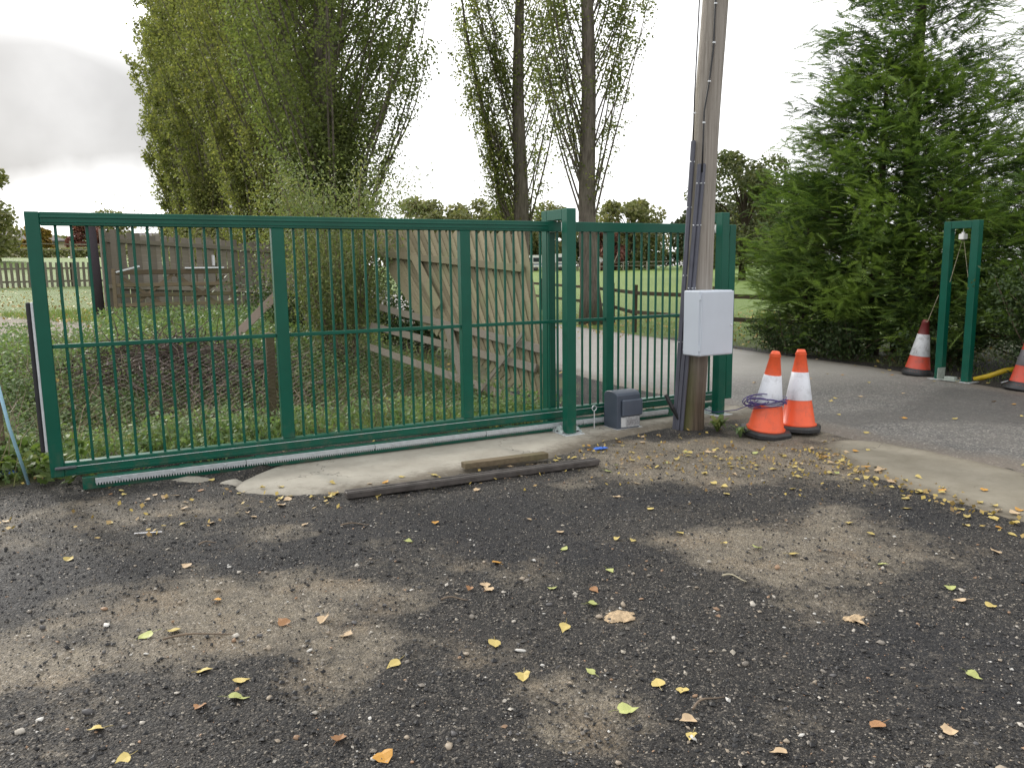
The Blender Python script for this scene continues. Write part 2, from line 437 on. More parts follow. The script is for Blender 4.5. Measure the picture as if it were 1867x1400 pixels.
M['ivy_leaf'] = leafmat('hedge_leaf', [(0.0, (0.028, 0.048, 0.02)), (0.5, (0.055, 0.09, 0.032)), (0.9, (0.08, 0.12, 0.035)), (1.0, (0.25, 0.2, 0.06))], 0.2, gl=0.4)
M['weed_leaf'] = leafmat('weed_leaf', [(0.0, (0.10, 0.155, 0.078)), (0.5, (0.165, 0.24, 0.11)), (0.85, (0.24, 0.31, 0.13)), (1.0, (0.34, 0.30, 0.10))], 0.35)
M['lime_leaf'] = leafmat('bramble_leaf', [(0.0, (0.08, 0.125, 0.045)), (0.6, (0.14, 0.195, 0.06)), (1.0, (0.32, 0.31, 0.09))], 0.35)
M['grass_blade'] = leafmat('grass_blade', [(0.0, (0.12, 0.185, 0.065)), (0.5, (0.19, 0.26, 0.095)), (0.8, (0.30, 0.31, 0.14)), (1.0, (0.36, 0.30, 0.17))], 0.35)
M['straw'] = leafmat('dead_stem', [(0.0, (0.16, 0.12, 0.08)), (1.0, (0.34, 0.28, 0.19))], 0.1)
def fallen(name, a, b):
    t = NT(name); n = t.noise(60, 4, 0.7); r = t.objrand()
    c = t.mix(t.mapr(n, 0.35, 0.7), a, b); c = t.mix(t.math('MULTIPLY', r, 0.35), c, tuple(x * 0.6 for x in a))
    c = t.mix(t.mapr(t.noise(130, 3), 0.66, 0.74, 0, 0.8), c, (0.07, 0.04, 0.02))
    t.set(col=c, rough=0.6, spec=0.3); return t.m
M['fl_y'] = fallen('fallen_leaf_yellow', (0.48, 0.37, 0.11), (0.60, 0.49, 0.20))
M['fl_o'] = fallen('fallen_leaf_orange', (0.52, 0.25, 0.045), (0.55, 0.33, 0.08))
M['fl_g'] = fallen('fallen_leaf_green', (0.36, 0.40, 0.12), (0.48, 0.49, 0.22))
M['fl_t'] = fallen('fallen_leaf_tan', (0.48, 0.34, 0.20), (0.60, 0.47, 0.31))
M['fl_b'] = fallen('fallen_leaf_brown', (0.28, 0.14, 0.06), (0.36, 0.20, 0.10))
M['litter'] = leafmat('leaf_litter', [(0.0, (0.14, 0.085, 0.045)), (0.35, (0.34, 0.23, 0.10)), (0.7, (0.46, 0.34, 0.09)), (1.0, (0.55, 0.42, 0.15))], 0.1)

# ================================================================== TERRAIN
GA = 0.4839
G0 = np.array([-3.3997, 5.5299])
GU = np.array([math.cos(GA), math.sin(GA)]); GV = np.array([-math.sin(GA), math.cos(GA)])
def to_uv(x, y):
    dx = x - G0[0]; dy = y - G0[1]
    return dx * GU[0] + dy * GU[1], dx * GV[0] + dy * GV[1]
def from_uv(u, v): return G0[0] + u * GU[0] + v * GV[0], G0[1] + u * GU[1] + v * GV[1]
ZG = -0.05
LANE = [((9, -2), (14, -1.5)), ((6.2, 2.4), (10.5, 2.5)), ((3.95, 5.7), (7.6, 6.8)), ((3.05, 7.1), (6.5, 9.3)), ((2.75, 8.0), (6.2, 10.5)),
        ((2.2, 9.0), (5.75, 12.2)), ((1.3, 10.6), (4.75, 14.4)), ((0.0, 14), (3.85, 16.7)), ((-2.6, 21), (1.25, 23)), ((-6, 29), (-2.2, 31)), ((-14, 48), (-10, 50))]
def poly_sd(x, y, P):
    """signed distance, positive inside"""
    P = np.asarray(P, float); x = np.asarray(x, float); y = np.asarray(y, float)
    d = np.full(x.shape, 1e9); ins = np.zeros(x.shape, bool)
    for i in range(len(P)):
        a = P[i]; b = P[(i + 1) % len(P)]; e = b - a
        wx = x - a[0]; wy = y - a[1]
        t = np.clip((wx * e[0] + wy * e[1]) / (e @ e), 0, 1)
        d = np.minimum(d, np.hypot(wx - t * e[0], wy - t * e[1]))
        c = (a[1] <= y) != (b[1] <= y)
        with np.errstate(divide='ignore', invalid='ignore'):
            xx = a[0] + (y - a[1]) / (e[1] if e[1] else 1e-9) * e[0]
        ins ^= c & (x < xx)
    return np.where(ins, d, -d)
LANEPOLY = np.array([l for l, r in LANE] + [r for l, r in LANE[::-1]], float)
EDGING = np.array([(2.72, 6.70), (2.76, 5.92), (2.91, 5.23), (3.19, 4.55), (4.6, 2.2), (6.9, -2), (8.6, -2), (6.0, 2.2), (3.95, 5.68), (3.74, 6.35), (3.37, 6.95), (3.0, 7.07)])
SLAB_UV = np.array([(1.15, -.41), (1.18, -.64), (1.32, -.84), (1.86, -1.08), (2.3, -1.13), (2.84, -1.02), (3.15, -1.0), (3.66, -1.0), (4.21, -.70), (4.84, -.52), (5.64, -.42), (6.5, -.47), (6.9, -.35), (6.95, .42), (3.0, .40), (2.0, .30), (1.5, -.02)])
def smooth_poly(P, it=2):
    for _ in range(it):
        Q = np.roll(P, -1, 0); P = np.stack([P * .75 + Q * .25, P * .25 + Q * .75], 1).reshape(-1, 2)
    return P
SLAB_S = smooth_poly(SLAB_UV, 2)
TRACK = np.array([(-30, 21), (-12, 17.6), (-8.4, 15.4), (-7.0, 13.6), (-8.5, 12.6), (-12, 12.8), (-30, 13)])
def T(x, y):
    """ground height"""
    x = np.asarray(x, float); y = np.asarray(y, float)
    u, v = to_uv(x, y)
    d = np.hypot(x, y); az = np.where(y > 0.5, x / np.maximum(y, 0.5), 0.0)
    wl = sst(-0.05, -0.36, az) * sst(4, 10, y)
    zl = np.interp(d, [0, 10, 17, 33, 45, 60, 80, 100, 150, 900], [0, .22, .66, .86, 1.35, 2.2, 3.15, 3.4, 4.5, 6])
    zr = np.interp(d, [0, 25, 60, 120, 160, 900], [0, 0, .5, 1.45, 1.6, 3])
    z = zr + (zl - zr) * wl
    # ditch behind the gate
    prof = sst(1.15, 2.4, v) * (1 - sst(3.5, 5.6, v))
    reach = sst(-1.6, 0.2, u) * (1 - sst(3.4, 4.9, u))
    z = z - 0.62 * prof * reach
    z = z + 0.10 * (fbm(x * .7, y * .7, 3, 3) - .5) * sst(.6, 2.0, v) * sst(6, 4.5, u)
    # shallow unevenness of the yard
    yard = sst(.4, -.3, v)
    z = z + yard * (0.030 * (fbm(x * .9, y * .9, 5, 3) - .5) + 0.012 * (fbm(x * 5, y * 5, 9, 3) - .5)) * sst(16, 8, d)
    z = z - .11 * sst(-.16, -.02, v) * sst(.55, .35, v) * sst(.15, .35, u) * sst(1.5, 1.15, u)
    if x.size > 1:
        k_ = (u > .8) & (u < 7.2) & (np.abs(v) < 1.6)
        if k_.any():
            q_ = np.zeros(x.shape); q_[k_] = sst(-.0, .10, poly_sd(u[k_], v[k_], SLAB_S)); z = z - .055 * q_
    return z + ZG
def Tz(x, y): return float(T(np.array([x]), np.array([y]))[0])

DIRT = [(2.75, 7.25, .55, .6, 1.2), (-1.64, 3.43, 0.59, 0.48, 0.95), (-1.03, 3.65, 0.44, 0.4, 0.9), (-1.95, 3.07, 0.37, 0.34, 0.8), (-0.76, 3.13, 0.26, 0.45, 0.75), (-1.73, 2.55, 0.24, 0.2, 0.5), (-0.71, 2.74, 0.16, 0.16, 0.5), (0.14, 2.61, 0.26, 0.17, 0.65), (1.52, 4.15, 0.51, 0.51, 0.9), (2.03, 4.4, 0.38, 0.47, 0.7), (1.12, 4.17, 0.28, 0.3, 0.6), (1.5, 3.57, 0.29, 0.25, 0.6), (1.75, 6.4, 1.35, 0.75, 1.2), (2.68, 5.95, 0.33, 0.49, 0.8), (0.47, 5.67, 0.25, 0.30, 0.5), (0.8, 6.25, 0.5, 0.5, 0.8), (-2.67, 5.14, 0.62, 0.3, 0.55), (-3.11, 4.81, 0.44, 0.3, 0.45), (-1.98, 5.23, 0.39, 0.25, 0.5), (-0.02, 4.05, 0.18, 0.24, 0.4), (0.46, 3.42, 0.16, 0.18, 0.5), (-0.19, 3.12, 0.28, 0.2, 0.35), (1.35, 3.33, 0.15, 0.16, 0.4), (2.38, 4.21, 0.36, 0.34, 0.35), (-1.44, 4.69, 0.31, 0.12, 0.4), (0.96, 2.63, 0.18, 0.14, 0.3), (2.0, 8.6, 1.2, .8, .8), (-.8, 1.3, .8, .3, .6), (3.2, 2.6, .6, .5, .6), (-3.6, 2.2, .8, .5, .7), (0.5, -1.5, 1.2, .9, .8), (-3, -2, 1.5, .8, .7), (4, -1, .8, 1.2, .8)]
def dirt_field(x, y):
    w1 = (fbm(x * 2.2, y * 2.2, 21, 4) - .5) * .55; w2 = (fbm(x * 2.2, y * 2.2, 31, 4) - .5) * .55
    X_ = x + w1; Y_ = y + w2; t = np.zeros_like(x)
    for cx_, cy_, sx_, sy_, a in DIRT:
        q = ((X_ - cx_) / sx_) ** 2 + ((Y_ - cy_) / sy_) ** 2
        t = np.maximum(t, a * sst(1.9, 0.0, q))
    nn = (fbm(x * 2.6, y * 3.4, 41, 5) - .5); n2_ = (fbm(x * 9, y * 12, 43, 4) - .5)
    return np.clip(t * (1 + 1.1 * nn) + .75 * nn + .45 * n2_ * np.clip(t * 2 + .3, 0, 1) - .04, 0, 1.2)
def grass_field(x, y):
    u, v = to_uv(x, y)
    n = (fbm(x * 1.4, y * 1.4, 51, 4) - .5)
    g = sst(.25, .7, v + n * .5) * sst(4.9, 4.2, u + n * .8)
    far = sst(16.5, 19, y + n * 2)
    right = sst(.0, .6, -poly_sd(x, y, LANEPOLY) + n * .4) * sst(9.5, 11.0, y) * sst(.5, 1.5, v)
    leftside = sst(-.35, -.75, u + n * .3) * sst(5.55, 5.95, y + n * .3)
    g = np.maximum(np.maximum(g, far), np.maximum(right, leftside))
    back = sst(-14, -18, y + n * 3); g = np.maximum(g, back)
    g = np.maximum(g, sst(-9, -11, x + n * 2) * sst(8, 6, y) * sst(-20, -12, y))
    g = g * (1 - sst(-.2, .4, poly_sd(x, y, TRACK) + n * .9))
    return g
FRESH = [(-2.4, 3.95, .7, .3), (-1.4, 4.35, .7, .35), (-.64, 4.62, .7, .42), (-.1, 5.0, .6, .4), (1.0, 5.2, .6, .22), (.2, 4.3, .6, .3), (2.4, 4.85, .5, .3), (-2.9, 3.6, .6, .3), (2.0, 2.9, .7, .4)]
def fresh_field(x, y):
    w1 = (fbm(x * 1.8, y * 1.8, 23, 4) - .5) * .7; w2 = (fbm(x * 1.8, y * 1.8, 33, 4) - .5) * .7; t = np.zeros_like(x)
    for a, b, c, d in FRESH: t = np.maximum(t, sst(1.8, .3, ((x + w1 - a) / c) ** 2 + ((y + w2 - b) / d) ** 2))
    return t
def axis(lo, a, b, hi, step, k):
    m = list(np.arange(a, b + 1e-6, step)); s = step; p = b
    up = []
    while p < hi: s *= k; p += s; up.append(min(p, hi))
    s = step; p = a; dn = []
    while p > lo: s *= k; p -= s; dn.append(max(p, lo))
    return np.array(dn[::-1] + m + up)
gx = axis(-900, -4.4, 4.2, 900, 0.034, 1.09); gy = axis(-120, 1.9, 7.0, 900, 0.03, 1.05)
Xg, Yg = np.meshgrid(gx, gy); Zg = T(Xg, Yg)
# fine clods and ruts on the loose planings
loose = sst(.3, -.2, to_uv(Xg, Yg)[1]) * sst(9, 6, np.hypot(Xg, Yg))
dg = dirt_field(Xg, Yg)
Zg = Zg + loose * (0.010 * (vnoise(Xg * 22, Yg * 22, 61) - .5) + .006 * (vnoise(Xg * 31, Yg * 31, 62) - .5)) * (1 - .55 * np.clip(dg, 0, 1)) - loose * .006 * np.clip(dg, 0, 1)
def gridfaces(nx, ny):
    i = np.arange(nx - 1)[None, :] + np.arange(ny - 1)[:, None] * nx
    return np.stack([i, i + 1, i + nx + 1, i + nx], -1).reshape(-1, 4)
def ground_mat():
    t = NT('ground_planings_and_grass')
    ob = t.tc.outputs['Object']
    dirt = t.attr('dirt'); gr = t.attr('grass')
    n1 = t.noise(7, 6, 0.7); n2 = t.noise(45, 5, 0.75); n3 = t.noise(1.1, 4); n4 = t.noise(190, 3, 0.7)
    # dark planings made of small chips
    v1 = t.n('ShaderNodeTexVoronoi'); v1.inputs['Scale'].default_value = 95; t.l(ob, v1.inputs['Vector'])
    v2 = t.n('ShaderNodeTexVoronoi'); v2.inputs['Scale'].default_value = 210; t.l(ob, v2.inputs['Vector'])
    s1 = t.n('ShaderNodeSeparateColor'); t.l(v1.outputs['Color'], s1.inputs[0])
    s2 = t.n('ShaderNodeSeparateColor'); t.l(v2.outputs['Color'], s2.inputs[0])
    chip = t.ramp(s1.outputs[0], [(0, (.008, .008, .009)), (.55, (.020, .020, .021)), (.84, (.042, .040, .039)), (.93, (.13, .115, .10)), (1, (.45, .40, .33))])
    fine = t.ramp(s2.outputs[1], [(0, (.010, .010, .011)), (.58, (.026, .025, .025)), (.86, (.060, .055, .05)), (1, (.45, .40, .33))])
    dark = t.mix(t.mapr(n2, .4, .6), chip, fine)
    dusty = t.mapr(n1, .38, .75, .05, .6)
    dusty = t.math('MULTIPLY', dusty, t.math('SUBTRACT', 1.0, t.math('MULTIPLY', t.attr('fresh'), .85)))
    dark = t.mix(t.math('MULTIPLY', dusty, t.mapr(n3, .35, .65, .35, 1)), dark, (.075, .064, .054))
    dark = t.mix(t.math('MULTIPLY', t.attr('fresh'), .85), dark, t.mix(.6, dark, (.018, .019, .025)))
    pale = t.mix(t.mapr(n2, .3, .7), (.225, .188, .138), (.45, .385, .285))
    pale = t.mix(t.mapr(n1, .35, .7, 0, .65), pale, (.16, .142, .118))
    pale = t.mix(t.mapr(t.noise(2.3, 4, .6), .5, .72, 0, .6), pale, (.40, .29, .175))
    pale = t.mix(t.mapr(s2.outputs[0], .70, .82, 0, .75), pale, (.07, .062, .056))
    pale = t.mix(t.mapr(s1.outputs[1], .88, .94, 0, .8), pale, (.50, .44, .36))
    m = t.mapr(t.math('ADD', dirt, t.math('MULTIPLY', t.math('ADD', t.math('MULTIPLY', t.math('SUBTRACT', n2, .5), 1.2), t.math('MULTIPLY', t.math('SUBTRACT', t.noise(16, 5, .75), .5), .9)))), .0, 1.0)
    m = t.mapr(t.math('ADD', m, t.math('ADD', t.math('MULTIPLY', t.math('SUBTRACT', t.noise(5.5, 7, .72), .5), .9), t.math('MULTIPLY', t.math('SUBTRACT', t.noise(28, 4, .7), .5), .7))), .14, .82, 0, .9)
    yard = t.mix(m, dark, pale)
    # grass and weedy soil
    gfar = t.noise(.12, 5, .6); gmid = t.noise(3.2, 6, .7)
    grs = t.mix(t.mapr(gmid, .35, .68), (.105, .165, .032), (.165, .25, .045))
    grs = t.mix(t.mapr(gfar, .4, .65, 0, .5), grs, (.175, .25, .052))
    grs = t.mix(t.mapr(n1, .62, .8, 0, .5), grs, (.15, .12, .065))
    soil = t.mix(t.mapr(gmid, .35, .65), (.085, .068, .042), (.15, .125, .075))
    sp = t.n('ShaderNodeSeparateXYZ'); t.l(ob, sp.inputs[0])
    near = t.mapr(sp.outputs[1], 13, 19, 1, 0)
    veg = t.mix(t.math('MULTIPLY', near, t.mapr(n1, .3, .65, .35, 1)), grs, soil)
    col = t.mix(t.mapr(t.math('ADD', gr, t.math('MULTIPLY', t.math('SUBTRACT', n1, .5), .5)), .35, .65), yard, veg)
    t.set(col=col, rough=t.mapr(n2, .3, .7, .55, .9), spec=.35)
    hh = t.math('ADD', t.math('MULTIPLY', v1.outputs['Distance'], -1.0), t.math('ADD', t.math('MULTIPLY', v2.outputs['Distance'], -.5), t.math('MULTIPLY', n4, .4)))
    t.bump(hh, 1.0, .016)
    return t.m
gme = mkmesh('ground', np.stack([Xg, Yg, Zg], -1).reshape(-1, 3), gridfaces(len(gx), len(gy)), ground_mat(), True,
             {'fresh': fresh_field(Xg, Yg), 'dirt': np.maximum(dg, .95 * sst(-.6, .4, poly_sd(Xg, Yg, TRACK))), 'grass': grass_field(Xg, Yg)})
ground = tag(link('ground', gme), kind='structure')

# ------------------------------------------------------------------ asphalt lane
def asphalt_mat():
    t = NT('asphalt')
    n = t.noise(2.2, 5, .65); f = t.noise(160, 3, .7); b = t.noise(.5, 3)
    v = t.n('ShaderNodeTexVoronoi'); v.inputs['Scale'].default_value = 75; t.l(t.tc.outputs['Object'], v.inputs['Vector'])
    s = t.n('ShaderNodeSeparateColor'); t.l(v.outputs['Color'], s.inputs[0])
    c = t.ramp(s.outputs[0], [(0, (.055, .053, .052)), (.55, (.12, .115, .11)), (.88, (.20, .19, .175)), (1, (.40, .37, .33))])
    c = t.mix(t.mapr(n, .4, .7, 0, .5), c, (.17, .155, .135))
    c = t.mix(t.math('MULTIPLY', t.attr('far'), .75), c, (.46, .43, .39))  # grazing sky sheen beyond the gate, painted into the asphalt colour
    c = t.mix(t.mapr(t.math('ADD', t.attr('patch'), t.math('MULTIPLY', t.math('SUBTRACT', n, .5), 1.2)), .3, .75, 0, .6), c, (.075, .07, .066))
    c = t.mix(t.mapr(t.math('ADD', t.attr('dust'), t.math('MULTIPLY', t.math('SUBTRACT', n, .5), .8)), .3, .9, 0, .7), c, (.16, .13, .10))
    t.set(col=c, rough=t.mapr(n, .3, .7, .5, .72), spec=.5)
    t.bump(t.math('ADD', f, t.math('MULTIPLY', v.outputs['Distance'], -1)), .6, .006)
    return t.m
def ribbon(sections, nx, step):
    rows = []
    for (l0, r0), (l1, r1) in zip(sections[:-1], sections[1:]):
        L = max(np.hypot(*(np.subtract(l1, l0))), np.hypot(*(np.subtract(r1, r0)))); k = max(2, int(L / step))
        for i in range(k):
            t = i / k
            rows.append((np.array(l0) * (1 - t) + np.array(l1) * t, np.array(r0) * (1 - t) + np.array(r1) * t))
    rows.append((np.array(sections[-1][0], float), np.array(sections[-1][1], float)))
    s = np.linspace(0, 1, nx)
    P = np.array([[l * (1 - q) + r * q for q in s] for l, r in rows])
    return P
RP = ribbon(LANE, 30, .3)
edge_n = (fbm(RP[..., 0] * 1.5, RP[..., 1] * 1.5, 71, 4) - .5)
RX, RY = RP[..., 0], RP[..., 1]
sdl = poly_sd(RX, RY, LANEPOLY)
RZ = T(RX, RY) + 0.012 - .028 * sst(.12, .0, sdl + edge_n * .12)
patch_poly = np.array([(2.9, 8.15), (4.2, 8.4), (5.6, 9.9), (6.6, 9.2), (7.2, 7.6), (5.6, 7.1), (4.6, 7.7), (3.4, 7.6)])
far = sst(9.5, 12.5, RY)  # mask for the painted sky sheen on the lane beyond the gate
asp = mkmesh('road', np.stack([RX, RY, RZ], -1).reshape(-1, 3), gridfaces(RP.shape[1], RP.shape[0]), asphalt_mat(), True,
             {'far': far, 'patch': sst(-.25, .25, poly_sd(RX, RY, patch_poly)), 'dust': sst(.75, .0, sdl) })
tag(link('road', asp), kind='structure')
def concrete_mat(name, a, b, dirtc, amount, stains=True):
    t = NT(name)
    n = t.noise(3.0, 6, .65); f = t.noise(70, 5, .75); e = t.attr('edge'); k = t.noise(14, 5, .7)
    c = t.mix(t.mapr(n, .3, .7), a, b)
    c = t.mix(t.mapr(f, .6, .75, 0, .35), c, tuple(x * .5 for x in a))
    c = t.mix(t.mapr(k, .55, .75, 0, .35), c, tuple(x * .72 for x in a))
    w_ = t.n('ShaderNodeVectorMath', operation='ADD'); t.l(t.tc.outputs['Object'], w_.inputs[0]); t.l(t.noise(2.5, 4, .6, None, 'Color'), w_.inputs[1])
    cr = t.voro(.75, w_.outputs[0], 'Distance', 'DISTANCE_TO_EDGE')
    c = t.mix(t.mapr(cr, 0, .006, .8, 0), c, (.05, .045, .04))
    c = t.mix(t.mapr(t.math('ADD', e, t.math('MULTIPLY', t.math('SUBTRACT', k, .5), 1.3)), .25, .95, 0, amount), c, dirtc)
    t.set(col=c, rough=.85, spec=.25); t.bump(t.math('ADD', f, t.math('MULTIPLY', k, .5)), .35, .006)
    return t.m
# concrete edging strip between yard and lane
ex = np.arange(2.5, 8.7, .06); ey = np.arange(-2.1, 7.2, .06)
EX, EY = np.meshgrid(ex, ey)
esd = poly_sd(EX, EY, smooth_poly(EDGING, 1)) + .10 * (fbm(EX * 3, EY * 3, 81, 4) - .5)
EZ = T(EX, EY) - .012 + .034 * sst(-.04, .09, esd)
keep = (esd > -.10)
fa = gridfaces(len(ex), len(ey)); fa = fa[keep.ravel()[fa].all(1)]
tag(link('concrete_edging', mkmesh('concrete_edging', np.stack([EX, EY, EZ], -1).reshape(-1, 3), fa, concrete_mat('edging_concrete', (.185, .165, .125), (.27, .245, .195), (.12, .10, .075), .6), True, {'edge': sst(.22, .0, esd)})), kind='structure')
# concrete footing slab under the gate
su = np.arange(1.0, 7.15, .035); sv = np.arange(-1.3, .6, .035)
SU, SV = np.meshgrid(su, sv); SX, SY = from_uv(SU, SV)
ssd = poly_sd(SU, SV, SLAB_S) + .05 * (fbm(SU * 3, SV * 3, 83, 4) - .5)
SZ = T(SX, SY) * .0 + ZG - .03 + .047 * sst(-.03, .10, ssd) + .008 * (fbm(SU * 2.2, SV * 2.2, 85, 4) - .5)
keep = ssd > -.06
fa = gridfaces(len(su), len(sv)); fa = fa[keep.ravel()[fa].all(1)]
e_ = np.maximum(sst(.42, .02, ssd) * sst(1.3, 2.2, SU), sst(3.9, 4.6, SU) * sst(-.15, -.5, SV) * .8)
slab = tag(link('concrete_slab', mkmesh('concrete_slab', np.stack([SX, SY, SZ], -1).reshape(-1, 3), fa, concrete_mat('slab_concrete', (.29, .268, .225), (.40, .375, .32), (.12, .10, .075), .85), True, {'edge': e_})), kind='structure')
SLABZ = ZG + .012
# standing water in the ditch
t = NT('ditch_water'); t.set(col=(.045, .04, .028), rough=.06, spec=.6)
wb = []
for a in np.linspace(0, 2 * math.pi, 40, endpoint=False):
    k = 1 + .15 * math.sin(3 * a) + .1 * math.sin(5 * a + 1)
    wb.append((*from_uv(1.35 + 2.4 * k * math.cos(a), 3.0 + .62 * k * math.sin(a)), ZG - .40))
tag(link('water', mkmesh('water', np.array(wb + [(*from_uv(1.35, 3.0), ZG - .40)]), [(i, (i + 1) % 40, 40) for i in range(40)], t.m)), kind='structure')

# ================================================================== SLIDING GATE
gate = empty('sliding_gate', (G0[0], G0[1], 0), (0, 0, GA), 'long green steel sliding gate of vertical bars, toothed rack along its foot', 'gate')
gr_ = M['green']
C_ = .004
MB().box((0, 0, .078), (.09, .08, 2.0), C_).build('stile', gr_, gate)
MB().box((6.555, 0, .078), (6.645, .08, 2.0), C_).build('stile', gr_, gate)
tr = MB().box((.0915, .001, 1.905), (6.5535, .079, 1.999), C_)
tr.box((.0915, -.006, 1.957), (4.25, .0, 1.971), .003).box((.0915, -.006, 1.925), (4.25, .0, 1.933), .002)
tr.build('top_rail', gr_, gate)
for a, b in ((1.68, 1.78), (3.335, 3.435), (4.935, 5.025)):
    MB().box((a, .002, .181), (b, .078, 1.904), C_).build('mullion', gr_, gate)
brl = MB().box((.0915, .001, .080), (6.5535, .079, .180), C_)
brl.box((.0915, -.004, .096), (6.5535, .0, .104), .002)
brl.build('bottom_rail', gr_, gate)
segs = ((.091, 1.679), (1.781, 3.334), (3.436, 4.934), (5.026, 6.554))
for a, b in segs:
    MB().box((a, .022, 1.026), (b, .058, 1.056), .003).build('mid_rail', gr_, gate)
bu = [.181 + .0997 * i for i in range(15)] + [1.861 + .0992 * i for i in range(15)] + [3.514 + .0958 * i for i in range(15)] + [5.106 + .0945 * i for i in range(15)]
barme = MB().box((-.010, .030, .179), (.010, .050, 1.906), .004).mesh('bar', gr_)
for u_ in bu: link('bar', barme, gate, (u_, 0, 0))
rb_ = MB().box((.20, -.052, -.028), (6.42, -.001, .066), C_)
for i in range(11): rb_.box((.30 + i * .57, -.046, .0665), (.40 + i * .57, -.004, .074), .002)
rb_.build('rack_beam', gr_, gate)
def rack(L):
    m = MB(); p = .0188; n = int(L / p)
    m.box((0, -.076, .020), (L - .004, -.053, .054), .0015)
    for i in range(n):
        x = i * p + .003
        pts = [(x, .0203), (x + .0125, .0203), (x + .0088, .004), (x + .0037, .004)]
        v = [(a, y, b) for y in (-.076, -.053) for a, b in pts]
        m.add(v, [(3, 2, 1, 0), (4, 5, 6, 7), (0, 1, 5, 4), (1, 2, 6, 5), (2, 3, 7, 6), (3, 0, 4, 7)])
    for x in (L * .15, L * .5, L * .85): m.lathe([(.009, 0), (.009, .006), (.006, .008)], 8, (x, -.076, .04), rotm(R(90)))
    return m.mesh('gear_rack', M['rackm'])
rm = rack(1.08)
for i in range(5): link('gear_rack', rm, gate, (.285 + i * 1.08, 0, 0))
MB().tube([(.14, -.008, .150), (6.5, -.008, .150)], .0022, 6).build('sensor_wire', M['galv'], gate)
MB().box((.03, -.02, .135), (.17, -.001, .158), .006).box((.05, -.026, .14), (.12, -.02, .153), .004).build('wire_clamp', M['grey_clamp'], gate)
se = MB().box((-.048, .012, .27), (-.020, .068, 1.365), .008).build('safety_edge', M['black_rubber'], gate)
MB().box((-.0195, .018, .27), (-.0008, .062, 1.365), .002).build('edge_channel', M['alu'], se)

# ------------------------------------------------------------------ guide portals
def portal(u, label, z0, extras=()):
    x, y = from_uv(u, 0)
    p = empty('guide_portal', (x, y, z0), (0, 0, GA), label, 'gate guide', 'green guide portals of the gate')
    return p
H_ = 2.145
post_f = MB().box((-.05, -.25, .010), (.05, -.15, H_), .005).mesh('post', gr_)
post_b = MB().box((-.05, .13, .010), (.05, .23, H_), .005).mesh('post', gr_)
cross = MB().box((-.049, -.1495, H_ - .10), (.049, .1295, H_ - .001), .005).mesh('crossbar', gr_)
bplate = MB().box((-.11, -.31, 0), (.11, .29, .0095), .002).mesh('base_plate', M['galv'])
rol = MB().lathe([(.004, -.045), (.022, -.045), (.026, -.04), (.026, .04), (.022, .045), (.004, .045)], 16).mesh('guide_roller', M['nylon'], True)
P1 = portal(4.36, 'green steel guide portal the gate slides through, beside the grey motor housing', SLABZ)
P2 = portal(6.26, 'green guide portal partly hidden behind the wooden pole and white cabinet', SLABZ)
P3 = portal(10.66, 'lone green catch portal standing by the hedge across the lane', ZG + .012)
for p in (P1, P2, P3):
    link('post', post_f, p); link('post', post_b, p); link('crossbar', cross, p); link('base_plate', bplate, p)
    if p is P3: continue
    link('guide_roller', rol, p, (0, -.115, 1.985)); link('guide_roller', rol, p, (0, .108, 1.985))
MB().box((-.05, -.05, 1.90), (.05, .02, 1.975), .008).box((-.02, -.03, 1.976), (.02, .0, 2.0), .004).tube([(0, -.015, 2.0), (0, -.015, 2.044)], .005, 6).build('catch_block', M['nylon'], P3)
cp = MB(); cp.box((-.14, -.13, .011), (.02, .12, .019), .002)
cp.add([(-.14, .12, .019), (.02, .12, .019), (.02, .115, .17), (-.14, .115, .17), (-.14, .128, .019), (.02, .128, .019), (.02, .123, .17), (-.14, .123, .17)], [(0, 1, 2, 3), (7, 6, 5, 4), (0, 4, 5, 1), (1, 5, 6, 2), (2, 6, 7, 3), (3, 7, 4, 0)])
cp.box((-.10, -.09, .0195), (-.02, .05, .06), .004)
cp.build('catch_plate', M['plate'], P3)
# rope tied round the catch portal, running down to the old cone and the kerb
def wp(p, l): return tuple(np.array(l))
px3, py3 = from_uv(10.66, 0)
rp = MB()
def g2w(u, v, z): return (*from_uv(u, v), z)
rp.tube([g2w(10.66, -.145, 1.25), g2w(10.66, -.02, 1.9), g2w(10.66, .125, 1.30)], .004, 5)
rp.tube([g2w(10.60, .235, 1.12), g2w(10.72, .45, .74), g2w(10.84, .585, .735)], .004, 5)
tag(rp.build('rope', M['rope']), 'thin pale rope tied between the catch portal and the dirty old cone', 'rope')

# ------------------------------------------------------------------ gate motor
mo = empty('gate_motor', (*from_uv(4.845, -.31), SLABZ - .004), (0, 0, GA), 'blue-grey gate motor housing on the concrete beside the guide portal', 'motor')
W_, D_, HH = .285, .23, .395
bd = MB(); n = 10; prof = [(0, .012), (0, HH - .055)] + [(D_ * .5 * (1 - math.cos(a)) , HH - .055 + .045 * math.sin(a)) for a in np.linspace(.25, math.pi - .25, 8)] + [(D_, HH - .055), (D_, .012)]
v = [(x, q[0], q[1]) for x in (.0, W_) for q in prof]; k = len(prof)
bd.add(v, [tuple(range(k)), tuple(range(2 * k - 1, k - 1, -1))] + [(i, k + i, k + (i + 1) % k, (i + 1) % k) for i in range(k)])
mb_ = bd.build('housing', M['motor'], mo)
bv = mb_.modifiers.new('bevel', 'BEVEL'); bv.width = .012; bv.segments = 3; bv.limit_method = 'ANGLE'; bv.angle_limit = R(30)
lid = MB().box((.052, -.030, .135), (W_ + .014, -.0012, .302), .012).build('release_cover', M['motor_lid'], mo)
fp = MB().box((.046, -.006, .022), (W_ - .012, -.001, .128), .002).build('front_panel', M['motor_panel'], mo)
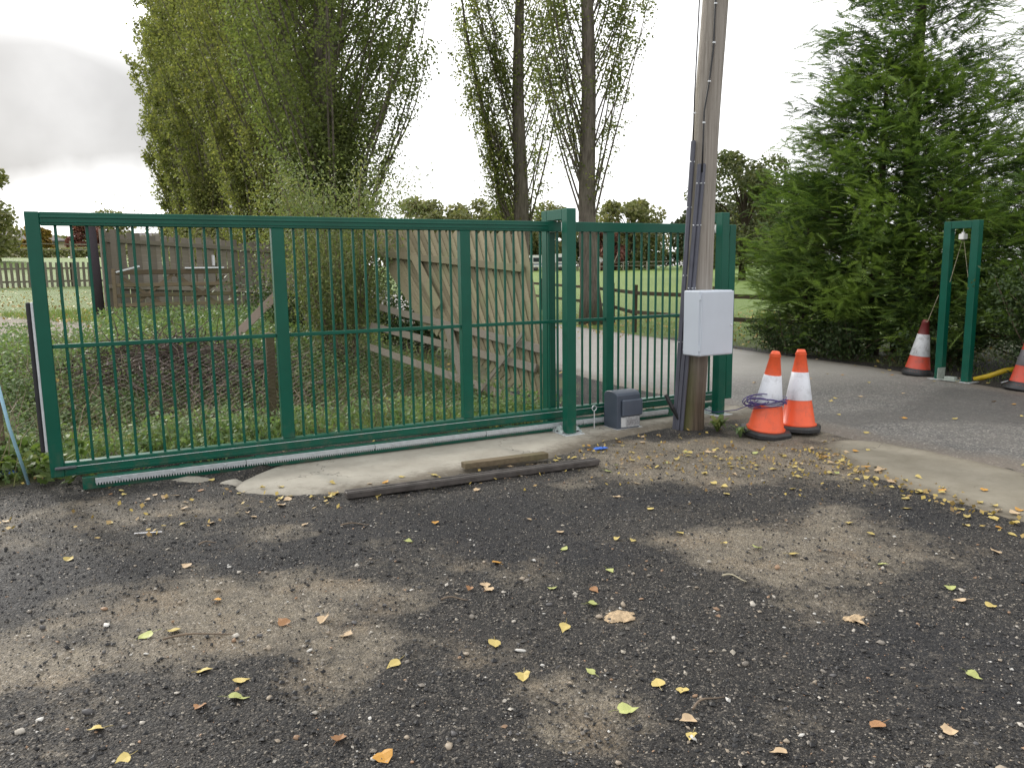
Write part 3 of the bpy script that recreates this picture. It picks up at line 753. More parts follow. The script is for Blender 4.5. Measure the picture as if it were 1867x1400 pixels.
MB().box((.05, -.0085, .030), (.10, -.0065, .12), .001).build('panel_strip', simple('panel_light', (.55, .56, .57), .5), fp)
MB().box((.115, -.0085, .036), (.262, -.0065, .098), .001).build('rating_label', simple('label_grey', (.27, .27, .28), .5, 0, .4, 70), fp)
MB().box((-.01, -.02, 0), (W_ + .02, D_ + .01, .0115), .002).build('mounting_plate', M['galv'], mo)
# conduit and ring bolt beside the motor
rbm = empty('ring_bolt', g2w(4.69, -.14, SLABZ - .004), (0, 0, GA), 'small steel ring bolt between the motor housing and the guide portal', 'bolt')
MB().tube([(0, 0, 0), (0, 0, .19)], .006, 8).build('shank', M['galv'], rbm)
MB().tube([(.026 * math.sin(a), 0, .215 - .026 * math.cos(a)) for a in np.linspace(0, 2 * math.pi, 15)], .0045, 6).build('ring', M['galv'], rbm)
def crumple(name, c, size, mat, seed, label, cat, flat=.5):
    m = 22; a = np.linspace(-1, 1, m); A, B = np.meshgrid(a, a); rr = np.hypot(A, B) * (1 + .9 * (fbm(A * 2.2 + seed * 3, B * 2.2, seed + 11, 3) - .5))
    z = flat * np.clip(1 - rr, 0, 1) ** .6 * (0.5 + .9 * fbm(A * 3 + seed, B * 3, seed, 4)) + .02
    x = A * (1 + .3 * (fbm(A * 2, B * 2, seed + 3) - .5)); y = B * (1 + .3 * (fbm(A * 2, B * 2, seed + 5) - .5))
    P = np.stack([x * size[0], y * size[1], z * size[2]], -1).reshape(-1, 3)
    f = gridfaces(m, m); keep = (rr.ravel() < 1.08)[f].all(1)
    return tag(link(name, mkmesh(name, P, f[keep], mat, False), None, c, (0, 0, GA)), label, cat)
crumple('plastic_wrap', g2w(4.40, .0, SLABZ - .004), (.16, .2, .17), M['bag'], 4, 'crumpled clear plastic wrap round the foot of the portal beside the motor', 'plastic wrap')
crumple('plastic_wrap', g2w(6.27, .0, SLABZ - .004), (.15, .17, .16), M['bag'], 9, 'crumpled clear plastic wrap at the foot of the portal behind the pole', 'plastic wrap')

# ------------------------------------------------------------------ utility pole
PX, PY = 1.78, 7.64
pole = empty('utility_pole', (PX, PY, ZG - .02), (0, 0, 0), 'tall leaning wooden utility pole with grey conduit strips up its left side', 'pole')
LX = .0385
n = 20; rows = 60; V = []
for i in range(rows):
    z = 9.0 * (i / (rows - 1)) ** 1.3
    rad = .134 - .0034 * z + (.012 if z < .2 else 0) * (1 - z / .2)
    for j in range(n):
        a = j * 2 * math.pi / n
        k = 1 + .035 * (fbm(np.array([a * 2.0]), np.array([z * 1.2]), 91, 3)[0] - .5) * 2
        if j == n - 1: pass
        V.append((LX * z + .012 * math.sin(z * 1.7) + rad * k * math.cos(a), rad * k * math.sin(a), z))
F_ = [(i * n + j, i * n + (j + 1) % n, (i + 1) * n + (j + 1) % n, (i + 1) * n + j) for i in range(rows - 1) for j in range(n)] + [tuple((rows - 1) * n + j for j in range(n))]
link('shaft', mkmesh('shaft', V, F_, M['pole'], True), pole)
def strip(x0, y0, x1, y1, ztop, w, name='conduit'):
    m = MB(); P = [(x0, y0, 0)]
    for z in (.6, 1.2, ztop): P.append((x0 + (x1 - x0) * z / ztop, y0 + (y1 - y0) * z / ztop, z))
    d = np.array([x1 - x0, y1 - y0, ztop]); d /= np.linalg.norm(d)
    for a, b in ((P[0], P[-1]),):
        m.bar(a, b, w, .034, .009, up=(-.35, -.94, 0))
        m.bar(np.array(a) + [-.002, -.0195, 0], np.array(b) + [-.002, -.0195, 0], w * .45, .006, .002, up=(-.35, -.94, 0))
    c = m.build(name, M['conduit'], pole)
    for z in (.32, .55, .78, .93):
        q = np.array(P[0]) + (np.array(P[-1]) - np.array(P[0])) * z
        for s_ in (-1, 1):
            MB().lathe([(.0065, 0), (.005, .004)], 8, q + np.array([s_ * w * .36, -.021, 0]), rotm(R(90))).build('screw', M['galv'], c)
    return c
strip(-.160, -.060, -.035, -.085, 2.80, .046)
strip(-.138, -.100, .018, -.135, 2.58, .042)
strip(-.108, -.130, .056, -.145, 2.58, .036)
cb = MB()
cb.tube([(.035, -.155, 2.5), (.04, -.15, 2.75), (.045, -.145, 3.05), (.085, -.137, 3.3), (.12, -.137, 3.6), (.13, -.135, 4.1), (.165, -.13, 5), (.25, -.125, 7.2)], .0085, 8)
cb.build('cable', M['cable'], pole, True)
MB().tube([(-.04, -.095, 2.75), (-.03, -.07, 3.2), (-.005, -.06, 3.9), (.03, -.05, 5), (.1, -.05, 7)], .0065, 8).build('cable', M['cable'], pole, True)
for z, x, y in ((2.95, .043, -.153), (3.32, .088, -.142), (3.66, .123, -.142), (4.0, .13, -.141), (3.05, -.03, -.08)):
    MB().box((x - .014, y - .008, z - .008), (x + .014, y + .004, z + .008), .003).build('cable_clip', M['galv'], pole)

# ------------------------------------------------------------------ white cabinet on the pole
cab = empty('electrical_cabinet', (*from_uv(5.347, -.922), .715), (0, 0, GA), 'plain white electrical cabinet fixed low on the wooden pole', 'cabinet')
MB().box((0, .016, 0), (.41, .245, .615), .010).build('body', M['cabinet'], cab)
dr = MB().box((.004, -.004, .006), (.406, .0145, .609), .006).build('door', M['cabinet'], cab)
MB().box((.016, -.0062, .018), (.394, -.0042, .597), .002).build('door_panel', M['cabinet'], dr)
MB().lathe([(.010, 0), (.010, .005), (.006, .007)], 12, (.376, -.006, .285), rotm(R(90))).build('lock', M['alu'], dr)
for z in (.05, .53): MB().box((-.004, -.002, z), (.0035, .02, z + .05), .001).build('hinge', M['cabinet'], cab)
# black handset / cable gland strapped to the conduit
hs = MB().tube([g2w(5.28, -.52, .31), g2w(5.33, -.56, .18), g2w(5.40, -.58, .05)], [.02, .022, .010], 8)
tag(hs.build('cable_gland', M['cable']), 'short black cable end poking out left of the pole foot', 'cable')

# ------------------------------------------------------------------ traffic cones
def cone_body(h0, h1, r0, r1, n=32, thick=False, lip=0):
    pr = [(r0 - .012 if lip == 0 else r0, h0)] if False else []
    return [(r0, h0), (r1, h1)]
def make_cone(label, loc, tilt, mats, sizes, base='hex', rz=0, grp='orange and white traffic cones'):
    c = empty('traffic_cone', loc, (tilt[0], tilt[1], rz), label, 'traffic cone', grp)
    o, w, o2, cap, bs = mats
    H, r0, r1 = sizes[0], sizes[1], sizes[2]
    zb, za, zw, zt = .055, sizes[3], sizes[4], H
    rad = lambda z: r0 + (r1 - r0) * (z - zb) / (zt - zb)
    MB().lathe([(rad(zb) + .018, zb - .004), (rad(zb) + .020, zb + .008), (rad(zb) + .002, zb + .02), (rad(za), za)], 36, cap=False).build('lower_band', o, c, True)
    MB().lathe([(rad(za) + .003, za - .004), (rad(za) + .004, za), (rad(zw) + .004, zw), (rad(zw) + .001, zw + .003)], 36, cap=False).build('reflective_sleeve', w, c, True)
    MB().lathe([(rad(zw) + .001, zw), (rad(zt - .055), zt - .055), (rad(zt - .05) + .006, zt - .05), (rad(zt - .035) + .006, zt - .035)], 36, cap=False).build('upper_band', o2, c, True)
    MB().lathe([(rad(zt - .035) + .006, zt - .036), (rad(zt - .02), zt - .018), (rad(zt) - .006, zt), (rad(zt) - .02, zt - .004), (.006, zt - .006)], 36).build('tip', cap, c, True)
    s = sizes[5]
    if base == 'hex':
        k = .32; pts = [(-s, -s * k), (-s * k, -s), (s * k, -s), (s, -s * k), (s, s * k), (s * k, s), (-s * k, s), (-s, s * k)]
        v = [(x * q, y * q, z) for z, q in ((0, 1), (.03, 1), (.05, .94), (.052, .5)) for x, y in pts]
        f = [tuple(range(8))[::-1]] + [(r * 8 + i, r * 8 + (i + 1) % 8, (r + 1) * 8 + (i + 1) % 8, (r + 1) * 8 + i) for r in range(3) for i in range(8)] + [tuple(24 + i for i in range(8))]
        MB().add(v, f).build('base', bs, c)
    else:
        MB().lathe([(s, 0), (s, .02), (rad(zb) + .035, .05), (rad(zb) + .012, .07), (rad(zb), .10)], 32).build('base', bs, c, True)
    return c
oc, wc, bc = M['cone_orange'], M['cone_white'], M['cone_black']
make_cone('orange and white cone with a purple cable looped round it', (2.415, 7.25, ZG + .015), (R(3), R(5.0), 0), (oc, wc, oc, oc, bc), (.80, .162, .040, .30, .575, .235), rz=R(-14))
make_cone('clean-tipped cone with a dented foot standing right of the cable-wrapped cone', (2.78, 7.40, ZG + .021), (R(-1), R(1.5), 0), (oc, wc, oc, oc, bc), (.78, .158, .040, .30, .56, .225), rz=R(20))
make_cone('dirty old cone with a dark red tip left of the catch portal', (5.86, 11.08, ZG + .012), (R(2), R(5), 0), (M['cone_old_orange'], M['cone_old_white'], M['cone_red'], M['cone_red'], bc), (.80, .17, .04, .285, .59, .20), base='round')
make_cone('faded orange cone with a worn grey band at the right edge', (6.45, 9.62, ZG + .012), (R(0), R(6), 0), (M['cone_old_orange'], M['cone_grey'], M['cone_old_orange'], M['cone_old_orange'], bc), (.84, .175, .045, .31, .50, .23), base='round')
rt = MB(); 
for k in range(6):
    a0 = rng.uniform(0, 6); zc_ = .315 + rng.uniform(-.03, .035) + (.06 if k > 6 else 0); rr = .148 - (zc_ - .3) * .1 + rng.uniform(.0, .035)
    tx, ty = rng.uniform(-.22, .22, 2)
    P = [(2.433 + rr * math.cos(a) - (.03 if math.cos(a) < -.3 else 0), 7.235 + rr * math.sin(a), ZG + .02 + zc_ + tx * rr * math.cos(a) + ty * rr * math.sin(a) + .006 * math.sin(3 * a + k)) for a in np.linspace(a0, a0 + 2 * math.pi * 1.0, 40)]
    rt.tube(P, .0042, 5)
P = []
for k in range(4):
    cx_, cz_ = 2.30 + rng.uniform(-.03, .03), ZG + .36 + rng.uniform(-.02, .06)
    rr = .085 + rng.uniform(-.02, .03)
    rt.tube([(cx_ + rr * 1.5 * math.cos(a), 7.13 + .04 * math.sin(a + k), cz_ + rr * .6 * math.sin(a)) for a in np.linspace(k, k + 2 * math.pi, 30)], .0042, 5)
rt.tube([(1.86, 7.62, .16), (2.0, 7.5, .13), (2.15, 7.3, .19), (2.26, 7.16, .27), (2.30, 7.12, .31)], .0042, 5)
tag(rt.build('cable_coil', M['purple'], None, True), 'loose purple cable coiled round the cone and running to the pole', 'cable')

# ------------------------------------------------------------------ things lying about
b0 = np.array([-1.19, 5.31]); b1 = np.array([.69, 6.19])
z0, z1 = Tz(*b0) + .030, Tz(*b1) + .032
sb = MB().bar((*b0, z0), (*b1, z1), .085, .045, .004); d_ = (b1 - b0) / np.linalg.norm(b1 - b0); sd_ = np.array([d_[1], -d_[0]])
for q in (.028, -.028): sb.bar((*(b0 + sd_ * q), z0 + .0245), (*(b1 + sd_ * q), z1 + .0245), .02, .006, .002)
tag(sb.build('steel_bar', M['rust_steel']), 'long dark steel bar lying on the ground in front of the slab', 'bar')
c0 = np.array([-.40, 6.02]); c1 = np.array([.28, 6.36])
tag(MB().bar((*c0, Tz(*c0) + .05), (*c1, Tz(*c1) + .045), .085, .048, .004).build('timber_offcut', M['wood_brown']), 'short brown timber offcut on the edge of the slab behind the steel bar', 'timber')
tag(MB().tube([(-3.70, 5.74, Tz(-3.7, 5.74) - .02), (-3.74, 5.64, .45), (-3.77, 5.58, .93)], .0125, 10).build('blue_stick', M['blue_stick'], None, True), 'pale blue plastic rod stuck in the weeds left of the gate', 'rod')
crumple('wrapper', (-3.98, 5.92, Tz(-3.98, 5.92) + .03), (.075, .04, .06), simple('wrapper_blue', (.04, .12, .5), .35, 0, .9, 22), 14, 'crumpled blue and white wrapper in the weeds at the left edge', 'wrapper')
crumple('blue_scrap', (.78, 6.74, Tz(.78, 6.74) + .008), (.07, .045, .025), M['blue_scrap'], 15, 'flat bright blue plastic scrap among leaves in front of the motor', 'scrap')
tag(MB().bar((-2.36, 4.62, Tz(-2.36, 4.62) + .012), (-2.20, 4.65, Tz(-2.20, 4.65) + .012), .009, .004, .001).build('white_stick', M['white_scrap']), 'thin white plastic stick on the dark planings at left', 'stick')
def stone(c, s, seed, col, label):
    m = MB(); n = 14; rows = 9; V = []
    for i in range(rows):
        th = math.pi * i / (rows - 1)
        for j in range(n):
            a = 2 * math.pi * j / n
            d = np.array([math.sin(th) * math.cos(a), math.sin(th) * math.sin(a), math.cos(th)])
            k = .8 + .45 * fbm(np.array([d[0] * 1.3 + seed]), np.array([d[1] * 1.3 + d[2]]), seed, 3)[0]
            V.append(d * k * np.array(s))
    f = [(i * n + j, (i + 1) * n + j, (i + 1) * n + (j + 1) % n, i * n + (j + 1) % n) for i in range(rows - 1) for j in range(n)]
    o = link('stone', mkmesh('stone', V, f, simple('stone_%d' % seed, col, .85, 0, .25, 12, .4, 60), True), None, c, (0, 0, seed))
    return tag(o, label, 'stone')
stone((-2.48, 5.80, ZG - .015), (.20, .11, .06), 3, (.26, .24, .20), 'rounded grey lump of concrete under the left part of the gate')
stone((-2.16, 5.74, ZG - .01), (.10, .08, .05), 4, (.30, .28, .24), 'smaller pale stone lump beside the rounded end of the slab')
M['mud'] = simple('crumbled_clay', (.42, .31, .19), .95, 0, .5, 60, .9, 150)
crumple('clay_lump', (.48, 3.38, Tz(.48, 3.38) + .003), (.075, .06, .026), M['mud'], 5, 'flat tan lump of crumbled clay on the dark planings', 'clay')
crumple('clay_lump', (1.55, 3.34, Tz(1.55, 3.34) + .003), (.055, .03, .018), M['mud'], 6, 'small tan crumb of clay right of centre in the planings', 'clay')
for i, (x, y, L, a, lb) in enumerate(((-1.55, 3.2, .32, .15, 'thin brown twig on the pale dirt beside the green leaf'), (-.36, 3.58, .13, -.05, 'short straight reddish twig on the dark planings'), (1.08, 3.83, .13, -.7, 'bent pale twig on the planings below the pale patch'), (-1.1, 4.72, .18, .1, 'dry brown twig with a fork in the dark planings'), (.64, 2.60, .16, .5, 'curved woody twig beside a tan leaf in the foreground'), (-1.88, 4.42, .10, .3, 'small pale twig near a pinkish leaf'))):
    P = [(x + s * L * math.cos(a) - .02 * math.sin(s * 3) * math.sin(a), y + s * L * math.sin(a) + .03 * math.sin(s * 3), Tz(x + s * L * math.cos(a), y + s * L * math.sin(a)) + .010 + .006 * math.sin(s * 6)) for s in np.linspace(0, 1, 9)]
    tag(MB().tube(P, np.linspace(.0055, .0022, 9), 6).build('twig', M['twig'] if i != 2 else M['rope'], None, True), lb, 'twig')
# yellow duct and cables sticking out of the ground by the right-hand cone
yd = empty('cable_duct', (6.72, 10.42, ZG + .012), (0, 0, 0), 'yellow duct end with loose cables on the ground by the right-hand cone', 'duct')
MB().tube([(-.32, .18, -.01), (-.16, .10, .05), (.0, .03, .13), (.13, -.01, .16)], .035, 12).build('duct', M['yellow'], yd, True)
for k in range(6):
    a = rng.uniform(-.4, .4)
    MB().tube([(.12, -.01, .16), (.17 + .05 * a, -.05, .12), (.1 + a * .4, -.16, .02), (.02 + a * .6, -.26, .012)], .007, 6).build('cable', (M['yellow'], M['cable'], M['white_scrap'])[k % 3], yd, True)

# ================================================================== FENCES
def V3(x, y, z): return np.array([x, y, z], float)
# closeboard fence at the back left
A = np.array([-8.80, 17.05]); B = np.array([-5.2, 20.4])
dAB = B - A; LAB = np.linalg.norm(dAB); dAB /= LAB
ang = math.atan2(dAB[1], dAB[0])
zA = .68
tag(MB().box((-8.52, 16.75, .3), (-8.40, 16.87, 2.5), .006).build('fence_post', M['rail_grey']), 'square grey post between the dark post and the back fence', 'post')
cf = empty('closeboard_fence', (A[0], A[1], zA), (0, 0, ang), 'weathered grey vertical-board fence at the back behind the leaning field gate', 'fence')
def slope(s): return -.055 * s
nB = int(LAB / .150); boards = [MB().box((-.068, -.011, -.12), (.068, .011, 1.80 + k), .003).mesh('board', M['board_grey']) for k in (0, .02, -.025)]
for i in range(nB):
    s = .08 + i * .150
    o = link('board', boards[i % 3], cf, (s, .012 * (i % 2), slope(s) + rng.uniform(-.02, .02)), (0, R(rng.uniform(-1.2, 1.2)), 0))
for z in (.62, 1.62): MB().bar((0, -.045, z), (LAB, -.045, z + slope(LAB)), .04, .09, .004, up=(0, 0, 1)).build('rail', M['rail_grey'], cf)
for s in (.0, 2.3, LAB): MB().box((s - .06, .03, -.3 + slope(s)), (s + .06, .13, 1.85 + slope(s)), .005).build('post', M['rail_grey'], cf)
MB().box((2.32, -.072, 1.05), (2.37, -.0, 1.30), .003).build('notice', M['white_scrap'], cf)
# dark round post at the left end of that fence
dp = MB().tube([(-8.72, 16.45, .3), (-8.73, 16.45, 1.6), (-8.76, 16.45, 2.72)], [.115, .105, .10], 14)
tag(dp.build('gate_post', M['post_purple'], None, True), 'dark creosoted timber post at the left end of the back fence', 'post')
# old field gate leaning on the fence
fg = empty('field_gate', (-8.22, 16.25, .66), (R(-9), 0, R(24)), 'old brown five-bar wooden field gate leaning against the back fence', 'gate')
for z in (.03, .22, .42, .64, .90): MB().box((0, -.02, z), (2.25, .02, z + (.10 if z > .8 else .075)), .004).build('rail', M['wood_brown'], fg)
for x in (-.075, 2.255): MB().box((x, -.035, 0), (x + .07, .035, 1.02), .004).build('stile', M['wood_brown'], fg)
for (x0, z0, x1, z1) in ((.05, .05, 1.1, .9), (2.2, .05, 1.15, .9), (1.1, .06, .1, .85), (1.15, .06, 2.15, .85)): MB().bar((x0, .032, z0), (x1, .032, z1), .022, .07, .003, up=(0, 0, 1)).build('brace', M['wood_brown'], fg)
MB().bar((1.35, -.03, 1.02), (2.15, -.03, 1.02), .05, .03, .004).build('hinge_strap', M['galv'], fg)
tag(MB().bar((-8.15, 16.15, 1.60), (-7.72, 16.3, 1.72), .05, .035, .004).build('metal_strap', M['galv']), 'pale metal strap lying on top of the left end of the field gate', 'strap')
# pale plank propped on the bank
tag(MB().bar((-4.55, 11.85, .30), (-3.20, 13.15, 1.88), .025, .13, .004, up=(-.75, 0, .65)).build('plank', M['plank']), 'pale pinkish plank propped diagonally in the weeds behind the gate', 'plank')
# dark sleeper lying on the far bank
tag(MB().bar((-4.7, 11.3, .24), (-3.5, 10.9, .20), .22, .22, .01).build('timber_sleeper', M['wood_dark']), 'dark old sleeper lying on the far bank of the ditch', 'timber')

# picket fence far left
pk = empty('picket_fence', (-24.5, 31.2, 0), (0, 0, 0), 'low weathered picket fence at the far left beyond the track', 'fence')
pm = MB().box((-.055, -.012, -.05), (.055, .012, 1.06), .003).mesh('picket', M['board_grey'])
E0 = np.array([-24.5, 31.2]); E1 = np.array([-14.6, 36.5]); dE = E1 - E0; LE = np.linalg.norm(dE); dE /= LE; ae = math.atan2(dE[1], dE[0])
for i in range(int(LE / .205)):
    p = E0 + dE * (i * .205)
    link('picket', pm, pk, (p[0] - E0[0], p[1] - 31.2, Tz(*p) + rng.uniform(-.02, .02)), (0, R(rng.uniform(-1.5, 1.5)), ae))
for z in (.25, .80):
    m = MB()
    for i in range(8):
        p = E0 + dE * LE * i / 8; q = E0 + dE * LE * (i + 1) / 8; o = np.array([-dE[1], dE[0]]) * .035
        m.bar((p[0] + o[0] - E0[0], p[1] + o[1] - 31.2, Tz(*p) + z), (q[0] + o[0] - E0[0], q[1] + o[1] - 31.2, Tz(*q) + z), .04, .08)
    m.build('rail', M['rail_grey'], pk)
for i in range(6):
    p = E0 + dE * (.1 + i * 2.0); o = np.array([-dE[1], dE[0]]) * .11
    MB().box((-.06, -.06, -.3), (.06, .06, 1.05), .004).build('post', M['wood_dark'], pk, False, (p[0] + o[0] - E0[0], p[1] + o[1] - 31.2, Tz(*p)), (0, 0, ae))

def post_rail(name, pts, label, gap, heights, mat, cat='fence', ph=1.18, group=None, pw=.06, tilt=2.0):
    """posts along a polyline with rails from post to post"""
    o = empty(name, (pts[0][0], pts[0][1], Tz(*pts[0])), (0, 0, 0), label, cat, group)
    O = V3(pts[0][0], pts[0][1], Tz(*pts[0])); P = []
    for a, b in zip(pts[:-1], pts[1:]):
        a = np.array(a, float); b = np.array(b, float); L = np.linalg.norm(b - a); k = max(1, int(round(L / gap)))
        for i in range(k): P.append(a + (b - a) * i / k)
    P.append(np.array(pts[-1], float))
    for p in P:
        MB().box((-pw, -pw * .7, -.3), (pw, pw * .7, ph), .006).build('post', mat, o, False, tuple(V3(*p, Tz(*p)) - O), (R(rng.uniform(-tilt, tilt)), R(rng.uniform(-tilt, tilt)), math.atan2(*(P[1] - P[0])[::-1])))
    for h in heights:
        for p, q in zip(P[:-1], P[1:]):
            MB().bar(V3(*p, Tz(*p) + h + rng.uniform(-.02, .02)) - O, V3(*q, Tz(*q) + h + rng.uniform(-.02, .02)) - O, .04, .09, .004).build('rail', mat, o)
    return o
post_rail('post_and_rail_fence', [(-4, 43), (-.5, 34), (2.75, 25.0), (3.07, 19.3), (4.35, 16.6), (5.85, 14.5), (7.15, 12.2), (8.1, 9.9), (10.2, 5.8)], 'mossy post-and-rail fence along the grass field, running into the hedge', 2.5, (.50, .98), M['wood_dark'])
post_rail('far_rail_fence', [(-62, 66), (-50, 67), (-38, 68), (-26, 69), (-14, 70)], 'distant grey rail fence across the left field', 3.2, (.75, 1.2), M['rail_grey'], pw=.09, ph=1.5)
post_rail('far_rail_fence', [(-3, 104), (12, 105), (28, 106), (44, 104)], 'distant pale rail fence in front of the parked caravans and car', 3.0, (.6, 1.1), M['rail_grey'], pw=.08)

# leaning fence panel behind the gate: corners in space
TL, TRc, BRc, BL = V3(-2.37, 13.0, 2.19), V3(.18, 10.2, 2.02), V3(.5, 8.8, -.09), V3(-1.233, 11.079, .80)
lf = empty('leaning_fence', tuple(BRc), (0, 0, 0), 'leaning pale vertical-board fence panel collapsed over the ditch behind the gate', 'fence')
nb = 27
nrm = np.cross(TRc - TL, BL - TL); nrm /= np.linalg.norm(nrm)
if nrm[1] > 0: nrm = -nrm          # towards the viewer
for i in range(nb):
    s = (i + .5) / nb
    t_ = TL + (TRc - TL) * s; b_ = BL + (BRc - BL) * s
    d = (t_ - b_); t_ = t_ + d / np.linalg.norm(d) * rng.uniform(-.03, .03)
    side = np.cross(d, nrm); side /= np.linalg.norm(side)
    w = np.linalg.norm(TRc - TL) / nb
    off = nrm * rng.uniform(-.003, .003)
    m = MB(); ww = w * .5 + .012; ww2 = np.linalg.norm(BRc - BL) / nb * .5 + .008
    V = []
    hi_, lo_ = nrm * .016, nrm * -.010
    for dn in (-.007, .007):
        V += [b_ - side * ww2 + nrm * dn + lo_, b_ + side * ww2 + nrm * dn + hi_, t_ + side * ww + nrm * dn + hi_, t_ - side * ww + nrm * dn + lo_]
    m.add(np.array(V) + off - BRc, [(3, 2, 1, 0), (4, 5, 6, 7), (0, 1, 5, 4), (1, 2, 6, 5), (2, 3, 7, 6), (3, 0, 4, 7)])
    m.build('board', M['board_pale'], lf)
def lrail(name, p, q, mat, w=.045, t=.10, ch=.005, along_=False):
    p = np.array(p); q = np.array(q); up = np.cross(nrm, q - p); up /= np.linalg.norm(up)
    if up[2] < 0: up = -up
    MB().bar(p - BRc, q - BRc, w, t, ch, up=up).build(name, mat, lf)
lrail('rail', (-2.416, 12.787, 1.86), (.155, 9.897, 1.558), M['board_pale'])
lrail('rail', (-2.039, 11.949, 1.004), (.424, 9.115, .59), M['rail_grey'])
lrail('rail', (-2.157, 11.928, .72), (.294, 9.146, .378), M['rail_grey'])
lrail('rail', (-2.189, 11.804, .411), (.183, 9.058, -.024), M['rail_grey'])
lrail('brace', (-1.459, 11.722, 1.80), (-1.005, 10.807, 1.045), M['board_pale'], .03, .13)
lrail('brace', (-.876, 10.56, .832), (-.63, 9.954, .158), M['rail_grey'], .03, .13)
lrail('brace', (-.426, 9.599, .01), (.152, 9.388, .799), M['rail_grey'], .02, .06)
tag(MB().bar((-3.35, 12.6, .80), (-2.25, 12.2, .62), .05, .11, .005, up=(0, -.4, 1)).build('fence_rail', M['rail_grey']), 'short grey fence rail in the weeds left of the leaning panel', 'rail')

# chain-link fence behind the gate
cl = empty('chain_link_fence', g2w(0, 1.08, ZG), (0, 0, GA), 'sagging rusty chain-link fence on wooden posts behind the gate', 'fence')
def zgl(u): return Tz(*from_uv(u, 1.08)) - ZG
MB().box((1.76, .03, -.3), (1.84, .11, 1.08), .006).build('post', M['wood_brown'], cl, False, None, (0, R(1.5), 0))
MB().box((-.46, .03, -.3), (-.38, .11, 1.0), .006).build('post', M['wood_brown'], cl)
Vw = []; Fw = []; pw_ = .078; cols = int(4.5 / pw_); rowsw = 26; r_ = .0011; nn = 0
for i in range(cols):
    for s_ in (0, 1):
        pts = []
        for j in range(rowsw + 1):
            u = -.42 + (i + (.5 + .5 * (1 if (j + s_) % 2 else -1))) * pw_
            sag = .05 * math.sin(u * 1.5) + .10 * sst(1.9, 3.2, u)
            z = -.06 + j * (pw_ * .5) - sag * j / rowsw * 1.5
            pts.append((u + .02 * math.sin(z * 5 + u), .02 * math.sin(u * 4 + z * 3) + .004 * s_, z))
        pts = np.array(pts)
        for j in range(rowsw):
            a, b = pts[j], pts[j + 1]
            Vw += [a + (r_, 0, 0), a + (-r_ * .5, r_ * .87, 0), a + (-r_ * .5, -r_ * .87, 0), b + (r_, 0, 0), b + (-r_ * .5, r_ * .87, 0), b + (-r_ * .5, -r_ * .87, 0)]
            for k in range(3): Fw.append((nn + k, nn + (k + 1) % 3, nn + 3 + (k + 1) % 3, nn + 3 + k))
            nn += 6
tag(link('wire_mesh', mkmesh('wire_mesh', Vw, np.array(Fw), M['wire']), cl), kind='stuff')

# ================================================================== VEGETATION
def rand_dirs(n):
    v = rng.normal(size=(n, 3)); return v / np.linalg.norm(v, axis=1)[:, None]
def leaf_quads(C, size, aspect=.62, axis=None, up_bias=0.0):
    """rhombic leaves centred at C"""
    n = len(C); d = rand_dirs(n)
    if axis is not None: d = d + axis; d /= np.linalg.norm(d, axis=1)[:, None]
    k = rand_dirs(n); s = np.cross(d, k); s /= np.linalg.norm(s, axis=1)[:, None] + 1e-9
    if up_bias:
        nrm_ = np.cross(d, s); nrm_ = nrm_ + np.array([0, 0, up_bias]) * np.sign(nrm_[:, 2:3] + 1e-6)
        s = np.cross(nrm_, d); s /= np.linalg.norm(s, axis=1)[:, None] + 1e-9
    L = (np.asarray(size) * rng.uniform(.7, 1.25, n))[:, None]; W = L * aspect
    V = np.stack([C - d * L * .5, C + s * W * .5 - d * L * .06, C + d * L * .5, C - s * W * .5 - d * L * .06], 1).reshape(-1, 3)
    return V, np.arange(4 * n).reshape(-1, 4)
def limb_path(p0, d0, L, n=7, bend=(0, 0, .3), wob=.08):
    P = [np.array(p0, float)]; d = np.array(d0, float); d /= np.linalg.norm(d)
    for i in range(n):
        d = d + np.array(bend) / n + rng.normal(size=3) * wob / n * 2; d /= np.linalg.norm(d)
        P.append(P[-1] + d * L / n)
    return np.array(P)
def along(P, t):
    t = np.clip(t, 0, 1) * (len(P) - 1); i = np.minimum(t.astype(int), len(P) - 2); f = (t - i)[:, None]
    return P[i] * (1 - f) + P[i + 1] * f
